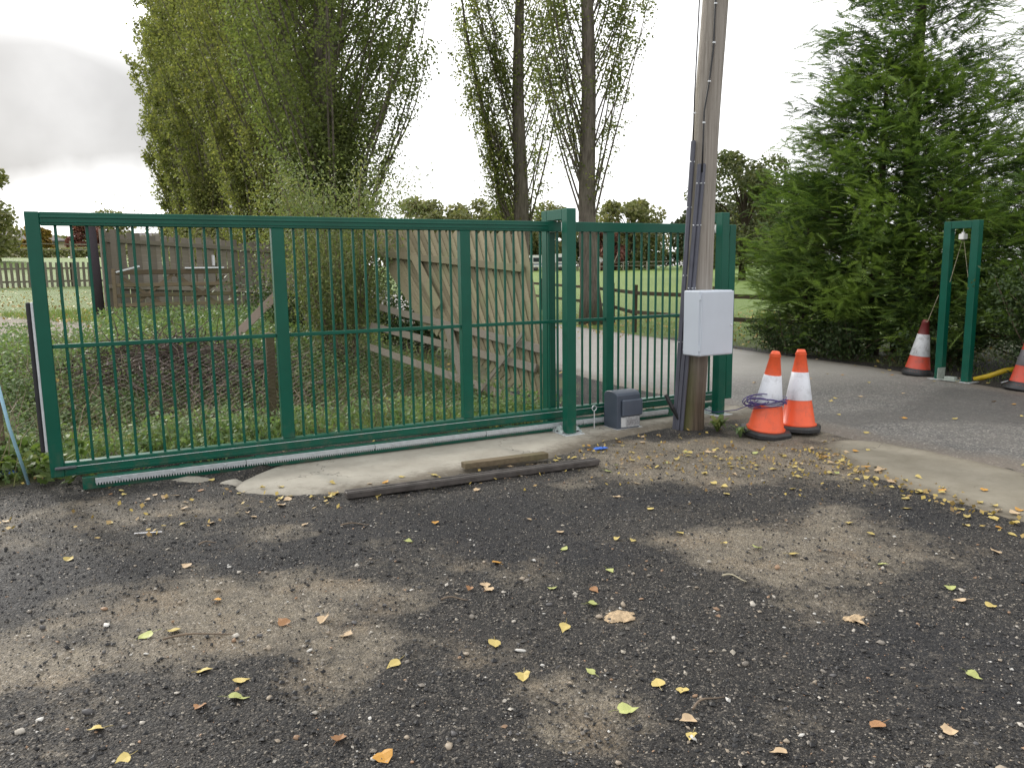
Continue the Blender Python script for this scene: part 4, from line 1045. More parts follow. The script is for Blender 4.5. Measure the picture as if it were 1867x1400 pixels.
def poplar(name, x, y, H, r0, nlimb, nleaf, lsize, label, group, prof, start=.8, spread=.34, mat='pop_leaf', lean=(0, 0), seed=0, density_low=1.0, loose=.3, sides=None, epi=False):
    t = empty('poplar_tree', (x, y, Tz(x, y)), (0, 0, 0), label, 'tree', group)
    tr_ = MB(); zz = np.linspace(-.1, H * .97, 16)
    tp = np.stack([lean[0] * zz + .05 * np.sin(zz * .8 + seed), lean[1] * zz + .05 * np.cos(zz * .7 + seed), zz], 1)
    rad = r0 * (1 - zz / H) ** .75 + .02; rad[0] *= 1.35; rad[1] *= 1.05
    tr_.tube(tp, rad, 12)
    cs = []; ax = []
    for i in range(nlimb):
        f = (i + rng.uniform(0, 1)) / nlimb
        z0 = start + (H * .86 - start) * f ** 1.15
        p0 = along(tp, np.array([(z0 + .1) / (H * .97 + .1)]))[0]
        a = i * 2.399 + rng.uniform(-.5, .5)
        if sides is not None and sides[0] < z0 < sides[1] and abs(math.sin(a)) > sides[2]: a = rng.choice([0.0, math.pi]) + rng.uniform(-.5, .5)
        target = prof(z0 / H) * rng.uniform(.65, 1.1)
        L = min(H - z0, rng.uniform(.9, 1.35) * (2.0 + .22 * H) * (1 - .45 * f))
        hs_ = target / max(L, .3)
        d0 = np.array([math.cos(a) * hs_ * 1.35, math.sin(a) * hs_ * 1.35, 1.0])
        P = limb_path(p0, d0, L, 7, (-math.cos(a) * hs_ * .5, -math.sin(a) * hs_ * .5, .25), .10)
        rr = max(.010, r0 * .13 * (1 - .6 * f)); tr_.tube(P, np.linspace(rr, .006, len(P)), 5, False)
        k = max(6, int(nleaf / nlimb * rng.uniform(.6, 1.4) * (density_low if f < .35 else 1.0)))
        # short upright side twigs carry the leaves in streaks
        ns = max(3, k // 38); st_ = rng.uniform(.12, 1.0, ns); sp_ = along(P, st_)
        sd_ = rng.normal(size=(ns, 3)) * .45 + np.array([0, 0, 1.0]); sl_ = rng.uniform(.35, .95, ns) * (1.1 - st_ * .4)
        q = rng.integers(0, ns, k); w = rng.uniform(0, 1, k)[:, None]
        c = sp_[q] + sd_[q] * sl_[q][:, None] * w + rng.normal(size=(k, 3)) * np.array([1, 1, .8]) * loose * .34
        cs.append(c)
    if epi:
        for i in range(46):
            z0 = rng.uniform(.5, 4.2); p0 = along(tp, np.array([(z0 + .1) / (H * .97 + .1)]))[0]; a = rng.uniform(0, 6.28); L = rng.uniform(.9, 2.3)
            P = limb_path(p0, (math.cos(a) * .75, math.sin(a) * .75, .8), L, 5, (0, 0, .5), .2); tr_.tube(P, np.linspace(.014, .004, 6), 4, False)
            k = int(nleaf * .0062); cs.append(along(P, rng.uniform(.1, 1, k)) + rng.normal(size=(k, 3)) * .24)
    tr_.build('trunk', M['bark'], t, True)
    Cc = np.concatenate(cs); Cc = Cc[Cc[:, 2] > .3]
    v, f = leaf_quads(Cc, lsize, .8)
    link('crown', mkmesh('crown', v, f, M[mat]), t)
    return t
pprof = lambda h: np.interp(h, [0, .08, .25, .45, .7, 1], [1.7, 2.4, 3.1, 3.1, 2.2, .4])
PR = [(-4.45, 20.0, 17, .36, 130, 115000, .073), (-6.9, 24.6, 17, .34, 95, 72000, .082), (-9.3, 29.0, 18, .34, 85, 52000, .10), (-11.2, 33.2, 17, .33, 80, 46000, .112), (-14.1, 37.6, 17, .33, 75, 40000, .125), (-16.9, 42.3, 16, .33, 70, 34000, .14), (-19.2, 46.5, 16, .32, 70, 30000, .15)]
plab = ['nearest poplar of the dense row, dark trunk showing through green leaves', 'second poplar of the row, just left of the nearest one', 'third poplar of the row, olive-green crown above the middle of the gate', 'fourth poplar of the row, with its bare lower trunk showing above the gate', 'fifth poplar of the row, yellow-green crown', 'sixth poplar of the row, yellowish crown towards the left end', 'last poplar of the row, at its left edge against the grey cloud']
for i, (x, y, H, r0, nl, nf, ls) in enumerate(PR):
    poplar('p', x, y, H, r0, nl, nf, ls, plab[i], 'row of Lombardy poplars behind the gate', (lambda h: pprof(h) * 1.45) if i == 0 else pprof, .9 if i != 3 else 2.0, seed=i, epi=(i != 3), loose=.38, mat='pop_leaf_green' if i == 0 else 'pop_leaf')
sprof = lambda h: np.interp(h, [0, .1, .3, .5, .8, 1], [1.5, 1.7, 2.0, 2.0, 1.3, .2])
poplar('p', 2.28, 22.4, 16, .265, 60, 25000, .078, 'thin-leaved poplar with a bare trunk right of the tall guide portal', 'two sparse poplars with bare trunks', sprof, 2.3, lean=(-.012, 0), seed=21, density_low=.9, loose=.42, mat='pop_leaf_light', sides=(0, 9, .6))
poplar('p', .35, 27.0, 16, .28, 60, 23000, .09, 'thin-leaved poplar with a bare grey trunk left of the tall guide portal', 'two sparse poplars with bare trunks', lambda h: sprof(h) * 1.1, 1.6, lean=(.004, 0), seed=24, density_low=.9, loose=.42, mat='pop_leaf_light', sides=(0, 10, .6))
# slender leaning stem left of them
sl = empty('young_poplar', (-.05, 27.5, Tz(-.05, 27.5)), (0, 0, 0), 'slender leaning young poplar stem left of the bare grey trunk', 'tree')
m = MB(); Pm = np.array([(0, 0, 0), (-.1, 0, 3), (-.45, 0, 5.2), (-.95, 0, 7.6), (-1.35, 0, 9.6), (-1.6, 0, 12)]); m.tube(Pm, [.10, .085, .075, .06, .04, .01], 8); cs = []
for i in range(26):
    f = rng.uniform(.18, .95); p = along(Pm, np.array([f]))[0]; a = rng.uniform(0, 6.28)
    P = limb_path(p, (math.cos(a) * .4, math.sin(a) * .4, 1), rng.uniform(1, 2.2), 5, (0, 0, .3)); m.tube(P, np.linspace(.016, .004, 6), 4, False)
    k = 280; cs.append(along(P, rng.uniform(.15, 1, k)) + rng.normal(size=(k, 3)) * .19)
m.build('trunk', M['bark'], sl, True); v, f = leaf_quads(np.concatenate(cs), .085, .8); link('crown', mkmesh('crown', v, f, M['pop_leaf_light']), sl)

# ------------------------------------------------------------------ cypress trees and hedge
def frond_proto(nside=6, droop=.35):
    T_ = []; zf = lambda x: -droop * x * x
    for i in range(nside):
        x = .06 + .88 * i / nside; l = .40 * (1 - .75 * (i / nside) ** 1.3) * (.6 + .4 * min(1, i / 2.5)); w = .11
        for s in (-1, 1):
            dx = l * .78; dy = s * l * .62; j = rng.uniform(-.012, .012)
            T_ += [(x - w * .5, 0, zf(x) + j), (x + w * .5, s * .0, zf(x) + j), (x + dx, dy, zf(x + dx * .6) - .08 * l + j)]
            # side twiglet
            T_ += [(x + dx * .35, dy * .35, zf(x + dx * .3)), (x + dx * .35 + .05, dy * .42, zf(x + dx * .3) + .004), (x + dx * .95, dy * .52, zf(x + dx * .8) - .02)]
    T_ += [(.86, -.016, zf(.86)), (.86, .016, zf(.86)), (1.06, 0, zf(1.06))]
    return np.array(T_, float)
FR = [frond_proto(6, .15), frond_proto(6, .35), frond_proto(7, .05)]
def fronds(P, D, size, tint, roll=None):
    """place frond prototypes at P pointing along D"""
    n = len(P); D = D / np.linalg.norm(D, axis=1)[:, None]
    up = np.tile([0, 0, 1.0], (n, 1)) + rng.normal(size=(n, 3)) * .45
    S = np.cross(up, D); S /= np.linalg.norm(S, axis=1)[:, None] + 1e-9; U = np.cross(D, S)
    which = rng.integers(0, 3, n); Vs = []; Ts = []
    for k in range(3):
        q = np.where(which == k)[0]
        if not len(q): continue
        pr = FR[k]; sz = size[q][:, None, None]
        v = P[q][:, None, :] + sz * (pr[None, :, 0:1] * D[q][:, None, :] + pr[None, :, 1:2] * S[q][:, None, :] + pr[None, :, 2:3] * U[q][:, None, :])
        Vs.append(v.reshape(-1, 3)); tt = tint[q][:, None] + .16 * pr[None, :, 0] + 0 * q[:, None]
        Ts.append(tt.reshape(-1))
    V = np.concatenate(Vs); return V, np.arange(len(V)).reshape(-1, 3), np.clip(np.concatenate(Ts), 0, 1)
def cypress(x, y, H, prof, nbr, nfr, label, group, r0=.13, fsize=.34, start=.15, sparse=1.0, az=None, lean=(0, 0), bare=0.0, tintb=.25):
    t = empty('cypress_tree', (x, y, Tz(x, y)), (0, 0, 0), label, 'tree', group)
    tr_ = MB(); zz = np.linspace(-.1, H, 12); tp = np.stack([lean[0] * zz, lean[1] * zz, zz], 1)
    tr_.tube(tp, r0 * (1 - zz / H * .92) + .012, 9)
    Ps, Ds, Sz, Ti = [], [], [], []
    for i in range(nbr):
        f = (i + rng.uniform(0, 1)) / nbr; z0 = start + (H - start) * f ** 1.1
        p0 = along(tp, np.array([(z0 + .1) / (H + .1)]))[0]
        a = i * 2.399 + rng.uniform(-.6, .6) if az is None else rng.uniform(*az)
        L = prof(z0) * rng.uniform(.68, 1.08) + .06
        P = limb_path(p0, (math.cos(a), math.sin(a), .45), L, 6, (0, 0, -.20), .12)
        tr_.tube(P, np.linspace(max(.006, .018 * L / 2.2), .003, 7), 4, False)
        bt = rng.normal() * .13
        k = max(3, int(nfr / nbr * (L / 1.6) * rng.uniform(.7, 1.3)))
        s = np.sqrt(rng.uniform(bare if L > 1 else .1, 1, k)) if bare < .5 else rng.uniform(bare, 1, k)
        b = along(P, s) + rng.normal(size=(k, 3)) * np.array([.16, .16, .11]) * min(1.2, L)
        out = np.array([math.cos(a), math.sin(a), 0.0])
        perp = np.array([-math.sin(a), math.cos(a), 0.0])
        d = out[None] * rng.uniform(.35, 1.0, (k, 1)) + perp[None] * rng.normal(size=(k, 1)) * .6 + np.array([0, 0, 1.0])[None] * (rng.normal(size=(k, 1)) * .30 + .22)
        Ps.append(b); Ds.append(d); Sz.append(fsize * rng.uniform(.6, 1.25, k) * (1.05 - .25 * (s > .9)))
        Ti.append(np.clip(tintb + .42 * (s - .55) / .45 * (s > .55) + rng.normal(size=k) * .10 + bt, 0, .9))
    P = np.concatenate(Ps); ok = P[:, 2] > .06
    v, f, ti = fronds(P[ok], np.concatenate(Ds)[ok], np.concatenate(Sz)[ok], np.concatenate(Ti)[ok])
    tr_.build('trunk', M['bark_dark'], t, True)
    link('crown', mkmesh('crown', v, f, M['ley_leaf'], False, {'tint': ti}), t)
    return t
cyg = 'tall cypresses beside the lane'
cypress(5.35, 14.1, 2.3, lambda z: np.interp(z, [0, .4, 1.4, 2.3], [.75, .95, .8, .1]), 46, 2300, 'low young cypress at the left foot of the tall cypresses', None, .05, .27, .04, tintb=.38)
cypress(7.15, 14.2, 10.5, lambda z: np.interp(z, [0, .6, 2, 3, 4.6, 6, 8, 10.5], [2.5, 2.9, 2.85, 2.25, 1.7, 1.25, .85, .1]), 250, 19000, 'tallest dark green cypress, its trunk showing against the white sky', cyg, .15, .29, lean=(.006, 0), bare=.12)
cypress(6.45, 13.75, 5.2, lambda z: np.interp(z, [0, .6, 2, 3.2, 4.4, 5.2], [1.9, 2.2, 2.1, 1.6, .8, .1]), 130, 10000, 'shorter bushy cypress left of the tallest one, with pale fresh tips', cyg, .10, .29, tintb=.40)
cypress(10.1, 13.6, 8.4, lambda z: np.interp(z, [0, .6, 2, 3.4, 5, 8.4], [2.2, 2.4, 2.3, 1.7, 1.3, .15]), 90, 5200, 'thin open cypress at the right edge, sky showing through it', cyg, .12, .30, bare=.3)
hg = 'clipped cypress bushes of the hedge'
for i, (x, y, H, r, lab) in enumerate(((6.75, 12.35, 2.9, 1.1, 'leafy cypress bush of the hedge behind the dirty old cone'), (7.55, 11.3, 2.7, 1.15, 'cypress bush of the hedge right behind the catch portal'), (8.6, 10.6, 3.2, 1.5, 'bright-tipped cypress bush of the hedge behind the right-hand cone'), (9.2, 8.6, 3.0, 1.5, 'cypress bush of the hedge at the right edge of the view'))):
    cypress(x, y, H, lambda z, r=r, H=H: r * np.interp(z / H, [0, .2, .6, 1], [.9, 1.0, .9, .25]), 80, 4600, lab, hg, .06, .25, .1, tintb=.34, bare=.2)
# broad-leaved hedge plants and ivy at the foot
def bush(name, x, y, rx, ry, H, n, ls, mat, label, cat, group=None, stems=14, aspect=.6, smat='twig', holl=.5):
    t = empty(name, (x, y, Tz(x, y)), (0, 0, 0), label, cat, group)
    m = MB(); cs = []
    for i in range(stems):
        a = rng.uniform(0, 6.28); q = rng.uniform(.2, 1)
        P = limb_path((rx * .25 * math.cos(a), ry * .25 * math.sin(a), -.05), (rx * math.cos(a) * q, ry * math.sin(a) * q, H * rng.uniform(.6, 1.05)), math.hypot(rx * q, H * .95) * rng.uniform(.7, 1.05), 6, (math.cos(a) * .2, math.sin(a) * .2, -.2), .25)
        m.tube(P, np.linspace(.014, .003, 7), 4, False)
        k = n // stems; cs.append(along(P, rng.uniform(.2, 1, k)) + rng.normal(size=(k, 3)) * np.array([rx * .22, ry * .22, H * .10]))
    m.build('stems', M[smat], t, True); C_ = np.concatenate(cs); C_ = C_[C_[:, 2] > .02]
    v, f = leaf_quads(C_, ls, aspect, up_bias=.5); link('foliage', mkmesh('foliage', v, f, M[mat]), t)
    return t
bush('hedge_shrub', 7.35, 10.2, .75, .7, 1.9, 9000, .055, 'ivy_leaf', 'dark small-leaved shrub in the hedge just right of the catch portal', 'shrub', 'dark shrubs in the hedge', 26)
bush('hedge_shrub', 8.2, 9.2, .8, .8, 1.7, 8000, .055, 'ivy_leaf', 'dark small-leaved shrub in the hedge at the right edge', 'shrub', 'dark shrubs in the hedge', 24)
bush('hedge_shrub', 6.55, 11.9, .5, .6, .9, 3000, .06, 'ivy_leaf', 'low dark shrub at the hedge foot behind the dirty old cone', 'shrub', 'dark shrubs in the hedge', 16)
bush('hedge_shrub', 5.75, 13.1, .5, .5, .8, 3000, .06, 'ivy_leaf', 'low dark shrub at the foot of the bushy cypress', 'shrub', 'dark shrubs in the hedge', 16)
bush('hedge_shrub', 5.15, 14.15, .55, .5, .85, 3600, .055, 'ivy_leaf', 'low dark shrub at the foot of the low young cypress', 'shrub', 'dark shrubs in the hedge', 18)
# willowy shrub between the back fence and the leaning fence
bush('willow_shrub', -2.72, 12.3, .72, .6, 3.25, 24000, .058, 'willow_leaf', 'pale green willowy shrub rising over the gate by the leaning fence', 'shrub', None, 30, .45)
bush('bramble_bush', -1.75, 14.4, 1.0, .6, 1.7, 8000, .07, 'ivy_leaf', 'dark bramble bush behind the left end of the leaning fence panel', 'shrub', None, 26)
bush('elder_bush', -3.5, 14.6, 1.1, .7, 1.6, 6000, .075, 'ivy_leaf', 'dark bramble bush in front of the right half of the back fence', 'shrub', None, 24)
bush('twiggy_bush', -13.4, 31.5, 2.2, 1.5, 3.6, 2600, .10, 'mid_leaf', 'bare twiggy greyish bush behind the left part of the gate', 'shrub', None, 70)

# ------------------------------------------------------------------ distant trees
def far_tree(x, y, H, rx, mat, n, ls, label, group, name='field_tree', trunk=.25, low=.18, zoff=0.0):
    z = Tz(x, y); t = empty(name, (x, y, z), (0, 0, 0), label, 'tree', group)
    m = MB(); m.tube([(0, 0, -.2), (0, 0, H * .4), (.1, 0, H * .75)], [trunk, trunk * .7, trunk * .25], 8)
    nb_ = 26; cs = []
    for i in range(nb_):
        a = i * 2.399; h = rng.uniform(low, .92)
        rr = rx * math.sqrt(max(.32, 1 - ((h - .45) / .55) ** 2)) * rng.uniform(.45, .88)
        c = np.array([rr * math.cos(a), rr * math.sin(a), h * H])
        m.tube([(0, 0, h * H * .55), c * [.5, .5, .85], c], [trunk * .3, trunk * .18, trunk * .06], 4, False)
        k = n // nb_; sg = rx * rng.uniform(.20, .34)
        d = rand_dirs(k) * (rng.uniform(.15, 1, k) ** .45)[:, None] * sg * 1.35
        cs.append(c + d * [1, 1, .75])
    m.build('trunk', M['bark_dark'], t, True); v, f = leaf_quads(np.concatenate(cs), ls * 1.1, .85, up_bias=.3)
    link('crown', mkmesh('crown', v, f, M[mat]), t); return t
ft = 'distant trees beyond the field'
far_tree(17.8, 60, 9.8, 3.7, 'oak_leaf', 14000, .22, 'rounded dark oak left of the cypress, beyond the field', ft, 'oak_tree', .3)
far_tree(22.5, 66, 9.0, 4.2, 'dark_leaf', 9000, .25, 'dark oak partly hidden behind the cypress', ft, 'oak_tree', .3)
for x, y, H, r, mt, lab in ((17.2, 112, 9.6, 5.0, 'mid_leaf', 'round-topped pale green tree just right of the tall guide portal'), (26.5, 108, 8.6, 3.6, 'dark_leaf', 'dark tree left of the wooden pole, beyond the parked car'), (13.2, 108, 6.0, 2.6, 'red_leaf', 'small dark red tree beside the sparse poplar trunk'), (-13.0, 120, 9.8, 4.4, 'mid_leaf', 'leftmost pale tree of the distant row right of the dense poplars'), (-7.0, 122, 10.4, 4.6, 'mid_leaf', 'second pale tree of the distant row right of the dense poplars'), (-.5, 120, 9.6, 4.4, 'mid_leaf', 'pale distant tree left of the bare grey trunk'), (6.0, 124, 9.2, 4.2, 'mid_leaf', 'pale distant tree between the two bare trunks'), (31, 118, 10, 4.6, 'oak_leaf', 'dull green distant tree directly behind the wooden pole'), (37, 112, 10.5, 5, 'dark_leaf', 'dark distant tree right of the wooden pole')):
    far_tree(x, y, H * 1.08, r * 1.08, mt, 6500, .46, lab, ft, trunk=.3, low=.1)
for x, y, H, r, mt, lab in ((-39.4, 58, 6.9, 3.0, 'mid_leaf', 'broad tree cut by the left edge of the view'), (-51.5, 96, 4.3, 2.3, 'red_leaf', 'small red autumn tree seen between the first gate bars'), (-56.0, 93, 3.8, 1.7, 'gold_leaf', 'small golden tree left of the red autumn tree'), (-60, 118, 7.2, 3.5, 'mid_leaf', 'dull green tree behind the left bungalow'), (-50, 118, 6.5, 3.2, 'mid_leaf', 'pale tree right of the red autumn tree, behind the bungalows'), (-68, 104, 4.6, 2.6, 'oak_leaf', 'dark tree at the far left beside the bungalow')):
    far_tree(x, y, H, r, mt, 5000, .32, lab, 'trees round the distant bungalows', trunk=.25, low=.1)
def hedge(name, p, q, h, w, n, ls, mat, label):
    p = np.array(p, float); q = np.array(q, float); L = np.linalg.norm(q - p); s = rng.uniform(0, 1, n)
    c = p + (q - p) * s[:, None]; pr = np.array([-(q - p)[1], (q - p)[0]]) / L
    c = c + pr * rng.normal(size=(n, 1)) * w * .35
    g = T(c[:, 0], c[:, 1]) + h * np.sqrt(rng.uniform(.0, 1, n)) * (.88 + .25 * vnoise(s * L * .35, s * 0, 5))
    v, f = leaf_quads(np.concatenate([c, g[:, None]], 1), ls, .8, up_bias=.3)
    return tag(link(name, mkmesh(name, v, f, M[mat])), label, 'hedge')
hedge('hedge', (-74, 84), (-38, 86), 1.25, 1.5, 7000, .32, 'mid_leaf', 'trimmed yellow-green hedge in front of the distant bungalows')
hedge('hedge', (13, 126), (50, 124), 2.6, 2, 9000, .40, 'dark_leaf', 'long dark hedge behind the parked car at the end of the field')
hedge('hedge', (-18, 128), (14, 127), 5.0, 2.5, 12000, .50, 'dark_leaf', 'tall dark hedge behind the caravans')

hedge('tree_belt', (-34, 140), (60, 136), 7.2, 4, 16000, .60, 'mid_leaf', 'pale continuous belt of trees closing the far end of the field')
hedge('tree_belt', (-100, 138), (-40, 140), 4.2, 4, 8000, .60, 'mid_leaf', 'low pale belt of trees behind the bungalows at far left')
# ------------------------------------------------------------------ bungalows, caravans, car
roofm = simple('roof_tiles', (.10, .085, .085), .8, 0, .2, 3, .4, 20); wallm = simple('cream_render', (.62, .55, .42), .85, 0, .06); glassm = simple('dark_glass', (.03, .035, .04), .1)
def bungalow(x, y, L, W, rot, label):
    z = Tz(x, y) + .2; b = empty('bungalow', (x, y, z), (0, 0, rot), label, 'house', 'distant bungalows')
    MB().box((-L / 2, -W / 2, -.8), (L / 2, W / 2, 2.0)).build('wall', wallm, b)
    e = .5; V = [(-L / 2 - e, -W / 2 - e, 1.95), (L / 2 + e, -W / 2 - e, 1.95), (L / 2 + e, W / 2 + e, 1.95), (-L / 2 - e, W / 2 + e, 1.95), (-L / 2 + W * .45, 0, 3.5), (L / 2 - W * .45, 0, 3.5)]
    V += [(a, c, d - .16) for a, c, d in V[:4]]
    link('roof', mkmesh('roof', V, [(0, 1, 5, 4), (2, 3, 4, 5), (1, 2, 5), (3, 0, 4), (6, 7, 1, 0), (7, 8, 2, 1), (8, 9, 3, 2), (9, 6, 0, 3), (9, 8, 7, 6)], roofm), b)
    for i, wx in enumerate(np.linspace(-L / 2 + 1.4, L / 2 - 1.4, 4)):
        w = MB().box((wx - .65, -W / 2 - .05, .75), (wx + .65, -W / 2 - .004, 1.75)).build('window', M['white_scrap'], b)
        for s in (-.31, .31): MB().box((wx + s - .27, -W / 2 - .07, .82), (wx + s + .27, -W / 2 - .052, 1.68)).build('pane', glassm, w)
bungalow(-64.5, 101, 13, 8, R(28), 'cream bungalow with a dark hipped roof at the far left')
bungalow(-56.0, 120, 11, 8, R(10), 'second dark-roofed bungalow seen between the first gate bars')
def wheel(r, w, parent, loc, rz=R(90)):
    wh = MB().lathe([(r * .55, -w / 2), (r * .95, -w / 2), (r, -w / 4), (r, w / 4), (r * .95, w / 2), (r * .55, w / 2)], 18, M=rotm(R(90))).build('wheel', M['black_rubber'], parent, True, loc)
    MB().lathe([(.02, -w / 2 - .01), (r * .5, -w / 2 - .005), (r * .58, -w / 2 + .02), (r * .58, w / 2 - .02), (.02, w / 2)], 12, M=rotm(R(90))).build('rim', M['alu'], wh, True)
cvm = simple('caravan_white', (.72, .72, .70), .45, 0, .05); cvb = simple('caravan_stripe', (.10, .16, .30), .5)
def caravan(x, y, L, rot, label, h=2.35):
    c = empty('caravan', (x, y, Tz(x, y)), (0, 0, rot), label, 'caravan', 'caravans parked at the end of the field')
    pr = [(-L / 2, .45), (-L / 2 - .12, 1.2), (-L / 2 + .1, h - .25), (-L / 2 + .5, h), (L / 2 - .5, h), (L / 2 - .1, h - .25), (L / 2 + .12, 1.2), (L / 2, .45)]
    k = len(pr); MB().add([(a, s, b) for s in (-1.05, 1.05) for a, b in pr], [tuple(range(k)), tuple(range(2 * k - 1, k - 1, -1))] + [(i, k + i, k + (i + 1) % k, (i + 1) % k) for i in range(k)]).build('body', cvm, c)
    for wx in (-L * .3, L * .02): MB().box((wx - .5, -1.08, 1.25), (wx + .5, -1.052, 1.85), .02).build('window', glassm, c)
    MB().box((L * .24, -1.075, .55), (L * .24 + .6, -1.052, 2.1), .01).build('door', cvm, c)
    MB().box((-L / 2 + .05, -1.07, .85), (L / 2 - .05, -1.0525, .97)).build('stripe', cvb, c)
    wheel(.32, .2, c, (0, -.95, .30)); wheel(.32, .2, c, (0, .95, .30))
    MB().bar((L / 2, 0, .45), (L / 2 + 1.1, 0, .45), .12, .08).build('drawbar', M['rust_steel'], c)
caravan(3.4, 111, 4.0, R(12), 'grey-white caravan just left of the tall guide portal', 2.2)
caravan(7.2, 112, 4.2, R(-6), 'white caravan seen between the legs of the tall guide portal')
caravan(-1.5, 115, 4.5, R(5), 'white caravan partly hidden behind the leaning fence panel')
# sign board and car
sg = empty('sign_board', (12.1, 106, Tz(12.1, 106)), (0, 0, R(5)), 'plain white board on posts beside the sparse poplar trunk', 'board')
MB().box((-.95, -.03, .9), (.95, .03, 2.1), .01).build('panel', M['white_scrap'], sg)
for x in (-.7, .7): MB().box((x - .05, .035, -.3), (x + .05, .10, 2.1)).build('post', M['rail_grey'], sg)
def car(x, y, rot, label, paint):
    c = empty('parked_car', (x, y, Tz(x, y)), (0, 0, rot), label, 'car')
    side = [(-2.1, .35), (-2.15, .85), (-2.0, 1.05), (-1.75, 1.55), (-1.5, 1.68), (.2, 1.66), (.95, 1.10), (1.9, .98), (2.15, .75), (2.15, .35)]
    k = len(side); V = []
    for s in (-1, 1): V += [(a, s * (.88 if b < 1.15 else .70), b) for a, b in side]
    MB().add(V, [tuple(range(k)), tuple(range(2 * k - 1, k - 1, -1))] + [(i, k + i, k + (i + 1) % k, (i + 1) % k) for i in range(k)]).build('body', paint, c)
    for s in (-1, 1):
        for x0, x1 in ((-1.6, -.75), (-.68, .35)):
            MB().add([(x0 + .12, s * .735, 1.56), (x1 - (.25 if x1 > 0 else .02), s * .735, 1.56), (x1 + (.2 if x1 > 0 else 0), s * .885, 1.12), (x0 - .05, s * .885, 1.12)], [(0, 1, 2, 3)] if s < 0 else [(3, 2, 1, 0)]).build('side_window', glassm, c)
        for x_ in (-1.3, 1.35): wheel(.34, .22, c, (x_, s * .80, .33))
    MB().add([(.24, -.66, 1.64), (.24, .66, 1.64), (.95, .82, 1.13), (.95, -.82, 1.13)], [(0, 3, 2, 1)]).build('windscreen', glassm, c)
    for s in (-.62, .62): MB().box((2.06, s - .18, .70), (2.17, s + .18, .86), .03).build('headlight', M['alu'], c)
car(21.9, 127, R(-12), 'white estate car parked in front of the dark hedge', simple('car_paint', (.70, .71, .73), .3))
tag(MB().tube([(13.4, 104.5, Tz(13.4, 104.5)), (14.4, 104.6, Tz(14.4, 104.6) + 2.3)], [.07, .05], 6).build('leaning_pole', M['rail_grey']), 'thin leaning pole beside the plain white board', 'pole')

# ================================================================== GROUND COVER
def scatter(n, f, ulo, uhi, vlo, vhi):
    u = rng.uniform(ulo, uhi, n); v = rng.uniform(vlo, vhi, n); x, y = from_uv(u, v)
    k = rng.uniform(0, 1, n) < f(x, y, u, v); return x[k], y[k]
def outside(x, y): return (poly_sd(x, y, LANEPOLY) < -.05) & (poly_sd(x, y, TRACK) < .1)
def bank(x, y, u, v): return grass_field(x, y) * outside(x, y) * (.35 + .65 * (fbm(x * 1.3, y * 1.3, 101, 3) > .46)) * (1 - .85 * sst(.55, .85, 1 - np.abs((u - 1.35) / 2.6)) * (np.abs(v - 3.0) < .5))
def blades(x, y, h, w, name, mat):
    n = len(x); z = T(x, y); a = rng.uniform(0, 6.28, n); H_ = h * rng.uniform(.5, 1.3, n); ln = rng.uniform(.1, .75, n) * H_
    b = rng.uniform(0, 6.28, n)
    c = np.stack([x, y, z - .01], 1); s = np.stack([np.cos(a), np.sin(a), a * 0], 1) * (w * rng.uniform(.6, 1.3, n))[:, None]
    mid = c + np.stack([np.cos(b) * ln * .35, np.sin(b) * ln * .35, H_ * .6], 1); tip = c + np.stack([np.cos(b) * ln, np.sin(b) * ln, H_], 1)
    V = np.stack([c - s, c + s, mid + s * .7, mid - s * .7, tip], 1).reshape(-1, 3)
    i = np.arange(n)[:, None] * 5
    return tag(link(name, mkmesh(name, V, [i + np.array([[0, 1, 2, 3]]), i + np.array([[3, 2, 4]])], M[mat])), kind='stuff')
x, y = scatter(60000, bank, -3.2, 5.0, .25, 7.5); blades(x, y, .15, .0045, 'grass', 'grass_blade')
x, y = scatter(34000, bank, -9, 6.0, 5.5, 15); blades(x, y, .12, .008, 'rough_grass', 'grass_blade')
def rightv(x, y, u, v): return sst(.05, .4, -poly_sd(x, y, LANEPOLY)) * (x > 2.0) * (y > 9) * (y < 26)
x = rng.uniform(1.5, 9, 16000); y = rng.uniform(9.3, 26, 16000); k = rng.uniform(0, 1, 16000) < rightv(x, y, 0, 0); blades(x[k], y[k], .07, .006, 'verge_grass', 'grass_blade')
# leafy weeds on the banks: many low clumps
x, y = scatter(9000, bank, -3.4, 4.8, .35, 6.5)
cs = []
for a, b, c in zip(x, y, T(x, y)):
    k = rng.integers(10, 26); h = rng.uniform(.06, .30); cs.append(np.array([a, b, c]) + rng.normal(size=(k, 3)) * [.07, .07, 0] + np.stack([np.zeros(k), np.zeros(k), rng.uniform(.02, h, k)], 1))
v, f = leaf_quads(np.concatenate(cs), .050, .6, up_bias=1.2)
tag(link('weeds', mkmesh('weeds', v, f, M['weed_leaf'])), kind='stuff')
x, y = scatter(2200, lambda x, y, u, v: grass_field(x, y) * outside(x, y), -9, 4.5, 5.5, 11)
cs = []
for a, b, c in zip(x, y, T(x, y)):
    k = 16; cs.append(np.array([a, b, c]) + rng.normal(size=(k, 3)) * [.13, .13, 0] + np.stack([np.zeros(k), np.zeros(k), rng.uniform(.02, .3, k)], 1))
v, f = leaf_quads(np.concatenate(cs), .07, .6, up_bias=1.2)
tag(link('bank_weeds', mkmesh('bank_weeds', v, f, M['weed_leaf'])), kind='stuff')
